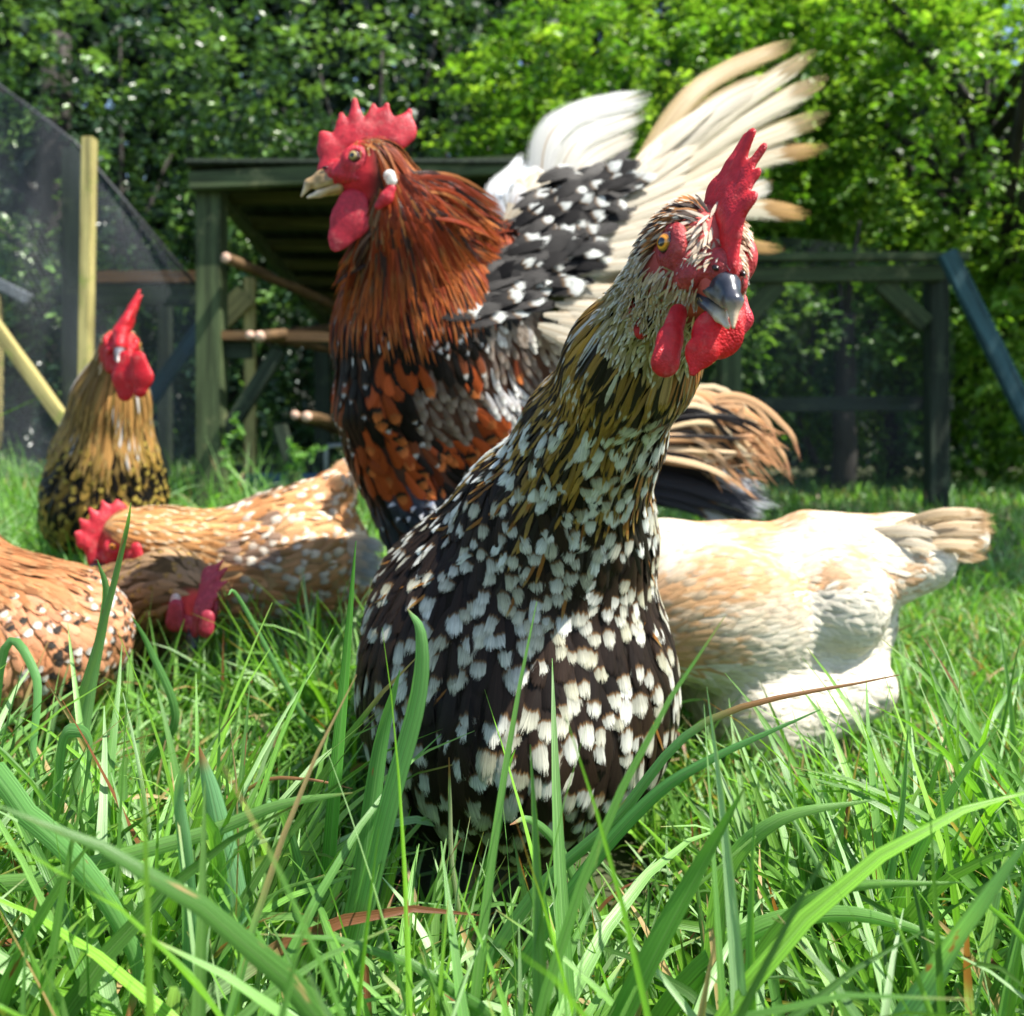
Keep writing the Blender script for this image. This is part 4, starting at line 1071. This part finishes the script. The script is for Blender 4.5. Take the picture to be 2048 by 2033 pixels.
bird('hen', 'tan hen with pale speckles bending its red comb down at the left, tail raised', 'hen', Head(P(246, 1078, 1.09), -62, 38, 0, 1.36),
     dict(comb=.72, thick=1.2, red=(.60, .03, .05), points=[(.030, .020, 0), (.026, .034, 0), (.016, .044, 0), (.004, .048, 0), (-.008, .046, 0), (-.018, .036, 0)], blade=[(.006, .022, .010), (-.008, .022, .009)]),
     [('c', P(258, 1065, 1.09), .030, P(330, 1085, 1.13), .040), ('c', P(330, 1085, 1.13), .040, P(460, 1110, 1.17), .064), ('e', P(565, 1122, 1.19), (.120, .088, .088), Matrix.Rotation(math.radians(-14), 3, 'Y')), ('c', P(590, 1060, 1.19), .060, P(668, 985, 1.21), .030), ('c', P(500, 1160, 1.17), .07, P(650, 1160, 1.19), .06), ('c', P(560, 1200, 1.18), .05, P(570, 1270, 1.18), .03)],
     [P(240, 1070, 1.09), P(330, 1080, 1.13), P(500, 1100, 1.18), P(640, 1050, 1.2), P(700, 960, 1.22)], st, lambda C: np.where(C[:, 0] < -.42, .006, .0100), 22, (.4, .24, .11),
     [('wattle', [(P(262, 1110, 1.07), .010), (P(268, 1130, 1.07), .012)], .005), ('earlobe', [(P(272, 1096, 1.06), .007), (P(276, 1112, 1.06), .007)], .004)],
     [(P(530, 1270, 1.18), (P(530, 0, 1.18).x, 1.18, 0)), (P(600, 1270, 1.2), (P(600, 0, 1.2).x, 1.2, 0))], (-1, -.3), 1.2, tail_a, .15)

# dark brown hen head-down between them
def st(p, n, H):
    if skip_face(p, H): return None
    r = random.random(); c = mixc((.24, .14, .06), (.10, .065, .035), vnoise(p, .02)); 
    if H.l(p)[0] > -.05 and math.dist(p, H.c) < .09: c = mixc(c, (.34, .22, .12), .6)
    return dict(len=.028, w=.0055, cb=jit(c, .25), ct=jit((.40, .25, .08)) if r < .8 else A3(WHT), ts=.76 if r < .6 else 1.5, rows=5, cols=3, lift=.10, mess=.16)
bird('hen', 'dark brown mottled hen with its pink face lowered into the grass, behind the orange hen', 'hen', Head(P(392, 1205, .955), 18, 42, 14, 1.30),
     dict(comb=.7, lean=.5, red=(.42, .04, .07)),
     [('c', P(388, 1185, .965), .026, P(340, 1175, .99), .038), ('c', P(340, 1175, .99), .038, P(270, 1215, 1.02), .055), ('e', P(215, 1245, 1.05), (.095, .085, .066), None), ('c', P(150, 1230, 1.08), .05, P(80, 1190, 1.12), .02)],
     [P(392, 1195, .955), P(340, 1180, .98), P(230, 1220, 1.05), P(90, 1190, 1.12)], st, lambda C: np.full(len(C), .0085), 23, (.07, .045, .02),
     [('wattle', [(P(352, 1215, .93), .009), (P(350, 1245, .93), .011)], .005), ('wattle', [(P(415, 1235, .91), .008), (P(412, 1260, .91), .009)], .005), ('white_lobe', [(P(352, 1198, .935), .006), (P(350, 1206, .935), .006)], .004)],
     [(P(200, 1320, 1.04), (P(200, 0, 1.04).x, 1.04, 0)), (P(260, 1320, 1.04), (P(260, 0, 1.04).x, 1.04, 0))], (.8, -.4), 1.1)

# orange speckled hen at the left edge
def st(p, n, H):
    if skip_face(p, H): return None
    r = random.random(); v = vnoise(p, .02); px, py = px_of(p)
    if (px < 95 and py < 1175) or px < -120:
        return dict(len=.050, w=.0045, cb=jit((.40, .17, .07), .25), ct=(.56, .30, .14), ts=.8, rows=6, cols=2, lift=.08, prof='long', mess=.08, conf=.7)
    if py > 1400: c = mixc((.62, .40, .20), (.5, .28, .12), v)
    else: c = mixc((.50, .19, .08), (.60, .33, .19), v)
    sp = r < .58
    return dict(len=.024, w=.0056, cb=jit(c, .14), ct=jit((.70, .66, .60) if random.random() < .5 else (.04, .035, .03), .1), ts=random.uniform(.62, .80) if sp else 1.5, band=.85 if r < .40 else 0, lift=.10, mess=.18, roll=.15)
bird('hen', 'round orange hen flecked black and white at the left edge, head out of view', 'hen', Head(P(-190, 985, .84), -70, 5, 0, 1.25), dict(comb=.8),
     [('c', P(-185, 1010, .84), .024, P(-120, 1090, .83), .032), ('c', P(-120, 1090, .83), .032, P(-30, 1200, .82), .052), ('e', P(72, 1275, .81), (.084, .085, .070), None), ('e', P(10, 1320, .84), (.10, .11, .068), None), ('c', P(-20, 1290, .95), .06, P(-60, 1220, 1.04), .03)],
     [P(-190, 985, .84), P(-90, 1090, .83), P(0, 1180, .8), P(120, 1290, .83), P(0, 1300, .98)], st, lambda C: np.full(len(C), .0062), 24, (.35, .16, .07), [],
     [(P(20, 1440, .84), (P(20, 0, .84).x, .84, 0)), (P(90, 1440, .86), (P(90, 0, .86).x, .86, 0))], (-.9, -.3), 1.1, None, .15, .03, .005)

# cream hen at the right
def tail_w(fe):
    for i in range(60):
        k = i/59; a = P(1770, 1055+80*k, .90+random.gauss(0, .008)); e = P(1985-30*abs(k-.4)+random.gauss(0, 7), 1022+100*k, .90+random.gauss(0, .015)); fe.path([a, (A3(a)+A3(e))/2+np.array((0, -.008, .008)), e], .0055, (0, -1, .5), jit((.70, .55, .36), .12), (.60, .40, .22), rows=9, ts=.85)
    for i in range(46):
        k = i/45; a = P(1740+40*k, 1060+50*k, .89); e = P(1860+60*random.random(), 1070+90*k+random.gauss(0, 8), .89+random.gauss(0, .01)); fe.path([a, (A3(a)+A3(e))/2+np.array((0, -.012, .004)), e], .006, (0, -1, .5), jit((.64, .57, .44), .08), WHT, rows=8, ts=1.5, prof='long')
def st(p, n, H):
    if skip_face(p, H): return None
    r = random.random(); v = vnoise(p, .045); px, py = px_of(p)
    buff = v > .50 and py < 1330
    c = mixc((.72, .65, .52), (.64, .36, .18), min(1, max(0, (v-.44)*5))) if py < 1330 else A3((.80, .77, .68))
    if math.hypot((px-1605)/42, (py-1245)/105) < 1 or math.hypot((px-1775)/36, (py-1190)/70) < 1: c = mixc((.58, .32, .15), c, .25)
    if px < 1460 and py > 1180: c = mixc(c, (.55, .42, .22), .5*vnoise(p, .02))
    if py > 1330 or (px > 1560 and py > 1180) or px > 1800: return dict(len=.030, w=.0036, cb=jit((.76, .70, .58), .05), ct=WHT, ts=1.5, rows=6, cols=2, lift=.075, prof='blade', mess=.28, roll=.15, sag=.2)
    return dict(len=.042, w=.0052, cb=jit(c, .03), ct=jit(mixc(c, (.66, .59, .46), .5), .03), ts=.6 if r < .4 else 1.5, lift=.045, mess=.12, roll=.10, cols=3, prof='blade')
bird('hen', 'cream and buff hen bending down at the right, its head hidden behind the spangled hen', 'hen', Head(P(1130, 1400, .86), -75, 40, 0, 1.3), dict(comb=.7),
     [('c', P(1150, 1380, .86), .028, P(1200, 1250, .88), .045), ('c', P(1200, 1250, .88), .045, P(1330, 1170, .92), .070), ('e', P(1500, 1215, .93), (.155, .095, .092), Matrix.Rotation(math.radians(6), 3, 'Y')),
      ('c', P(1640, 1140, .93), .066, P(1800, 1100, .92), .036), ('c', P(1800, 1100, .92), .036, P(1940, 1076, .91), .017), ('e', P(1440, 1235, .845), (.098, .042, .072), Matrix.Rotation(math.radians(14), 3, 'Y')),
      ('e', P(1665, 1205, .865), (.054, .046, .056), None), ('c', P(1740, 1145, .90), .042, P(1850, 1125, .90), .028), ('c', P(1530, 1425, .85), .052, P(1735, 1375, .86), .027), ('c', P(1530, 1490, .86), .032, P(1470, 1470, .88), .040), ('e', P(1560, 1340, .90), (.11, .07, .07), None), ('c', P(1640, 1310, .91), .055, P(1480, 1350, .91), .065)],
     [P(1130, 1400, .86), P(1200, 1250, .88), P(1400, 1180, .92), P(1650, 1150, .92), P(1950, 1075, .9)], st, lambda C: np.full(len(C), .0056), 25, (.62, .55, .42), [],
     [(P(1500, 1500, .86), (P(1500, 0, .86).x, .86, 0)), (P(1580, 1500, .88), (P(1580, 0, .88).x, .88, 0))], (-1, -.1), 1.1, tail_w, .18, .014, .005)
# ================================================================== grass
def blade_material():
    g = NG('grass_blade')
    c = g.attr('cb').outputs['Color']; ct = g.attr('ct').outputs['Color']
    uv = g.sep(g.attr('fuv').outputs['Vector']); u, v, r = uv[0], uv[1], uv[2]
    st = g.noise(g.comb(u, g.math('MULTIPLY', v, .02), g.math('MULTIPLY', r, 53)), 14, 2)
    uu = g.math('ABSOLUTE', g.math('SUBTRACT', u, .5))
    k = g.ramp(st, .32, .68, .66, 1.30, False)
    col = g.mix(1.0, c, g.comb(k, k, k), 'MULTIPLY')
    col = g.mix(g.ramp(uu, .0, .06, .45, 0), col, g.mix(.5, col, (.35, .50, .22)))
    spot = g.noise(g.comb(g.math('MULTIPLY', u, .8), g.math('MULTIPLY', v, 4), g.math('MULTIPLY', r, 71)), 2.2, 3)
    pr = g.sep(g.attr('pr').outputs['Vector'])
    m = g.math('MAXIMUM', g.ramp(v, pr[0], g.math('ADD', pr[0], .12)), g.math('MULTIPLY', g.ramp(spot, .66, .72), pr[1]))
    col = g.mix(m, col, ct)
    return g.out(g.bsdf(col, .36, .5, g.bump(st, .5, .0006), .42, g.mix(1.0, col, (1.15, 1.3, .45), 'MULTIPLY')))
M['grass'] = blade_material()

def blades(name, R, ang, lean, curl, L, W, C, seed, S=8, tipb=None, label=None, mats='grass', fold=.35, spotp=.25):
    r = np.random.default_rng(seed); n = len(R)
    s = np.linspace(0, 1, S+1)[None, :]
    th = lean[:, None]+curl[:, None]*s**1.6
    ds = (L/S)[:, None]
    az_ = ang[:, None]+(r.normal(0, .35, (n, 1)))*s
    st = np.sin(th); hz = np.stack([np.cos(az_)*st, np.sin(az_)*st, np.cos(th)], -1)*ds[..., None]
    C0 = R[:, None, :]+np.concatenate([np.zeros((n, 1, 3)), np.cumsum(hz[:, :-1], 1)], 1)
    C0[..., 2] = np.maximum(C0[..., 2], .004)
    T = hz/np.linalg.norm(hz, axis=-1, keepdims=True)
    side = np.stack([-np.sin(az_), np.cos(az_), np.zeros_like(az_)], -1); Nn = np.cross(T, side)
    tw = r.normal(0, .5, (n, 1))+r.normal(0, 1.0, (n, 1))*s
    Sd = side*np.cos(tw)[..., None]+Nn*np.sin(tw)[..., None]; N2 = np.cross(T, Sd)
    wd = (W[:, None]*np.clip((.35+s*2.2), 0, 1)*(1-s**2.6)+.0002)[..., None]
    V = np.stack([C0-Sd*wd+N2*wd*fold, C0, C0+Sd*wd+N2*wd*fold], 2)
    V = V.reshape(n, -1, 3); k = 3
    b = (np.arange(n)*(S+1)*3)[:, None, None]; i = (np.arange(S)[:, None]*3+np.arange(2)[None]).reshape(-1)[None, :, None]
    Q = (b+i+np.array([0, 1, 4, 3])[None, None]).reshape(-1, 4)
    u = np.tile([0, .5, 1], S+1); vv = np.repeat(s[0], 3); m = (S+1)*3
    uv = np.stack([np.tile(u, n), np.tile(vv, n), np.repeat(r.random(n), m)], -1)
    tp = r.random(n); ts = np.where(tp < .12, r.uniform(.55, .9, n), np.where(tp < .35, .93, 2.0))
    pr = np.stack([np.repeat(ts, m), np.repeat((r.random(n) < spotp).astype(float), m), np.zeros(n*m)], -1)
    br = np.where(r.random((n, 1)) < .6, np.array((.42, .30, .13)), np.array((.22, .09, .04)))
    return new_mesh(name, V.reshape(-1, 3), Q, M[mats], None, {'cb': ('FLOAT_COLOR', np.repeat(C, m, 0)), 'ct': ('FLOAT_COLOR', np.repeat(br, m, 0)), 'fuv': ('FLOAT_VECTOR', uv), 'pr': ('FLOAT_VECTOR', pr)})
GR = np.array([(.15, .34, .055), (.20, .40, .10), (.095, .23, .045), (.31, .49, .22), (.18, .39, .04), (.08, .20, .035)])
def hfac(x, d):
    f = np.interp(d, [.25, .46, .58, .75, 1.3, 2.0, 3.0], [1.05, 1.0, .80, .70, .70, .85, 1.0])
    f = f*np.where((x < -.05) & (d > .85) & (d < 1.6), 1.35, 1)
    f = f*np.where((np.abs(x-.01) < .15) & (d > .30) & (d < .62), .62, 1)
    f = f*np.where((x > .10) & (d > .60) & (d < .95), .62, 1)
    return f*np.where((x > .2) & (d > 1.4), .5, 1)*np.where((x < -.45*d) & (d > 1.4) & (d < 2.2), 1.5, 1)
keep_out = [(0.004, .70, .125, .20), (-.10, .98, .10, .08), (-.62, 1.47, .10, .14), (-.36, 1.18, .13, .08), (.27, .90, .15, .08), (-.50, 1.03, .10, .08), (-.49, .82, .10, .09)]
def field(n, d0, d1, seed, power=1.0):
    r = np.random.default_rng(seed)
    d = (d0**2+(d1**2-d0**2)*r.random(n)**power)**.5
    x = r.uniform(-1.05, 1.05, n)*d+r.normal(0, .05, n)
    m = np.ones(n, bool)
    for cx, cy, rx, ry in keep_out: m &= ((x-cx)/rx)**2+((d-cy)/ry)**2 > .75
    return x[m], d[m]
def grassfield(n, d0, d1, seed, h, w_, S, lean=.5, power=1.0, bright=1.0, droop=1.5, spotp=.25):
    r = np.random.default_rng(seed+100); x, d = field(n, d0, d1, seed, power); n = len(x)
    tuft = np.array([vnoise((a, b, 0), .16) for a, b in zip(x, d)])
    L = h*(.55+.9*tuft)*r.uniform(.55, 1.3, n)*hfac(x, d)
    W = w_*r.uniform(.45, 1.35, n)*(.6+.4*np.minimum(1, L/h))*np.interp(d, [.25, .6], [1.15, .9])
    C = GR[r.integers(0, len(GR), n)]*r.uniform(.75, 1.25, (n, 1))*bright
    dead = (r.random(n) < .05) & (L < h*.75); C[dead] = np.array((.38, .30, .15))
    ang = r.uniform(0, 2*np.pi, n)
    return blades('grass', np.stack([x, d, np.full(n, -.005)], -1), ang, np.abs(r.normal(.25, .22, n))*lean*2, np.abs(r.normal(droop*.7, droop*.5, n)), L, W, C, seed, S, spotp=spotp)
parts = [grassfield(13800, .25, .95, 31, .180, .0036, 9),
         grassfield(9000, .25, .95, 35, .095, .0024, 6, .7),
         grassfield(41000, .85, 2.1, 32, .155, .0030, 6, power=.85),
         grassfield(31000, 2.0, 5.5, 33, .15, .0055, 4, power=.8, droop=1.2),
         grassfield(2600, 1.5, 3.0, 34, .26, .0030, 6, droop=1.6, bright=1.15, power=.9)]
labs = ['long lush green grass blades in the foreground round the spangled hen', 'short fresh grass filling in low between the foreground blades', 'middle distance grass where the other chickens forage', 'shaded far grass under the shelter and trees', 'taller feathery tufts of grass by the netting and the shelter']
for o, l in zip(parts, labs): o['kind'] = 'stuff'; tag(o, l, 'grass')

# single long blades that stand out in front
def hero_blades():
    V = []; Q = []; cb = []; ct = []; uv = []; pr = []; n = 0
    spec = [([(640, 1960), (668, 1600), (690, 1350), (712, 1082)], .44, 15, (.10, .30, .05), 2),
      ([(640, 2200), (720, 1850), (775, 1620), (835, 1400), (842, 1270), (815, 1218)], .36, 23, (.17, .38, .12), .93),
      ([(650, 2150), (720, 1780), (760, 1500), (800, 1340)], .38, 24, (.13, .32, .09), 2),
      ([(1130, 2300), (1290, 1950), (1400, 1740), (1492, 1572)], .30, 34, (.13, .34, .06), .95),
      ([(960, 2080), (1130, 1800), (1290, 1610), (1420, 1520), (1640, 1420)], .40, 15, (.10, .28, .07), 2),
      ([(900, 2060), (1060, 1800), (1230, 1640), (1420, 1440), (1800, 1350)], .41, 13, (.12, .30, .09), .75),
      ([(-120, 1850), (100, 1755), (400, 1670), (560, 1610), (705, 1586)], .36, 17, (.18, .36, .09), .93),
      ([(1760, 2200), (1870, 1960), (1960, 1820), (2070, 1660)], .27, 30, (.20, .42, .16), 2),
      ([(1700, 2060), (1760, 1850), (1800, 1650), (1816, 1460)], .42, 10, (.14, .33, .10), 2),
      ([(120, 2050), (105, 1760), (118, 1500), (150, 1462), (178, 1500), (150, 1680)], .45, 17, (.14, .34, .08), 2),
      ([(90, 1640), (150, 1430), (205, 1250), (250, 1070), (262, 1005)], .52, 9, (.15, .30, .08), 2),
      ([(150, 1600), (180, 1380), (212, 1200), (195, 1120)], .55, 12, (.20, .40, .14), 2),
      ([(440, 2150), (470, 1850), (430, 1620), (398, 1492)], .37, 32, (.20, .42, .20), .86),
      ([(370, 2150), (378, 1880), (368, 1700), (356, 1580), (380, 1500)], .34, 18, (.20, .42, .18), .85),
      ([(640, 2060), (620, 1850), (575, 1660), (545, 1600), (530, 1620)], .44, 14, (.16, .36, .12), 2),
      ([(280, 1560), (350, 1440), (300, 1300), (262, 1230)], .60, 9, (.12, .30, .08), 2),
      ([(700, 1560), (600, 1420), (480, 1200), (455, 1190)], .62, 6, (.12, .30, .08), 2),
      ([(1380, 2150), (1420, 1950), (1450, 1750), (1560, 1640), (1750, 1600)], .36, 22, (.19, .38, .09), 2),
      ([(1300, 2080), (1480, 1880), (1700, 1830), (1950, 1900)], .36, 24, (.20, .42, .10), 2),
      ([(1420, 2200), (1500, 1950), (1650, 1790), (1930, 1765)], .33, 20, (.18, .37, .08), 2),
      ([(780, 2150), (870, 1950), (985, 1700), (1010, 1560), (1030, 1500)], .50, 7, (.12, .34, .05), 2),
      ([(930, 1900), (905, 1740), (900, 1600), (898, 1515)], .47, 5, (.35, .42, .22), .8),
      ([(380, 1800), (430, 1650), (520, 1565), (620, 1560), (705, 1578)], .46, 4, (.30, .26, .05), .5),
      ([(1250, 2060), (1180, 1850), (1120, 1700), (1060, 1640), (1020, 1650)], .47, 12, (.16, .36, .10), .85),
      ([(-60, 1600), (60, 1640), (180, 1760), (262, 1900), (268, 1985), (240, 2080)], .34, 24, (.15, .36, .09), .8),
      ([(0, 1330), (70, 1350), (66, 1500), (60, 1640)], .52, 9, (.13, .33, .09), 2)]
    for pts, d, wpx, col, ts in spec:
        k = len(pts); pp = [A3(P(x, y, d+.03*(1-i/(k-1))+random.gauss(0, .002))) for i, (x, y) in enumerate(pts)]
        if pp[0][2] > 0.0: pp = [pp[0]*np.array((1, 1, 0))+(pp[0]-pp[1])*np.array((.6, .6, 0))]+pp
        S = 26; C = catmull(pp, S); T = np.gradient(C, axis=0); T /= np.linalg.norm(T, axis=1, keepdims=True)
        s = np.linspace(0, 1, S); nn = np.tile((random.gauss(0, .3), -1., random.uniform(.1, .5)), (S, 1)); Sd = np.cross(T, nn); Sd /= np.linalg.norm(Sd, axis=1, keepdims=True); N2 = np.cross(Sd, T)
        wv = (wpx/F*d*np.clip(.5+s*2, 0, 1)*(1-s**3.2)+.0002)[:, None]
        for j, u in ((-1, 0), (0, .5), (1, 1)): pass
        v3 = np.stack([C-Sd*wv-N2*wv*.3, C-Sd*wv*.5-N2*wv*.1, C, C+Sd*wv*.5-N2*wv*.1, C+Sd*wv-N2*wv*.3], 1).reshape(-1, 3)
        i = (np.arange(S-1)[:, None]*5+np.arange(4)[None]).ravel()+n; Q.append(np.stack([i, i+1, i+6, i+5], 1)); V.append(v3); m = len(v3); n += m
        uv.append(np.stack([np.tile([0, .25, .5, .75, 1], S), np.repeat(s, 5), np.full(m, random.random())], -1))
        cb.append(np.tile(col, (m, 1))); ct.append(np.tile((.34, .16, .07), (m, 1))); pr.append(np.tile((ts, 1.0 if random.random() < .5 else 0., 0), (m, 1)))
    o = new_mesh('grass', np.concatenate(V), np.concatenate(Q), M['grass'], None, {'cb': ('FLOAT_COLOR', np.concatenate(cb)), 'ct': ('FLOAT_COLOR', np.concatenate(ct)), 'fuv': ('FLOAT_VECTOR', np.concatenate(uv)), 'pr': ('FLOAT_VECTOR', np.concatenate(pr))})
    o['kind'] = 'stuff'; tag(o, 'widest and longest grass blades standing up nearest the lens, some with brown tips', 'grass')
hero_blades()
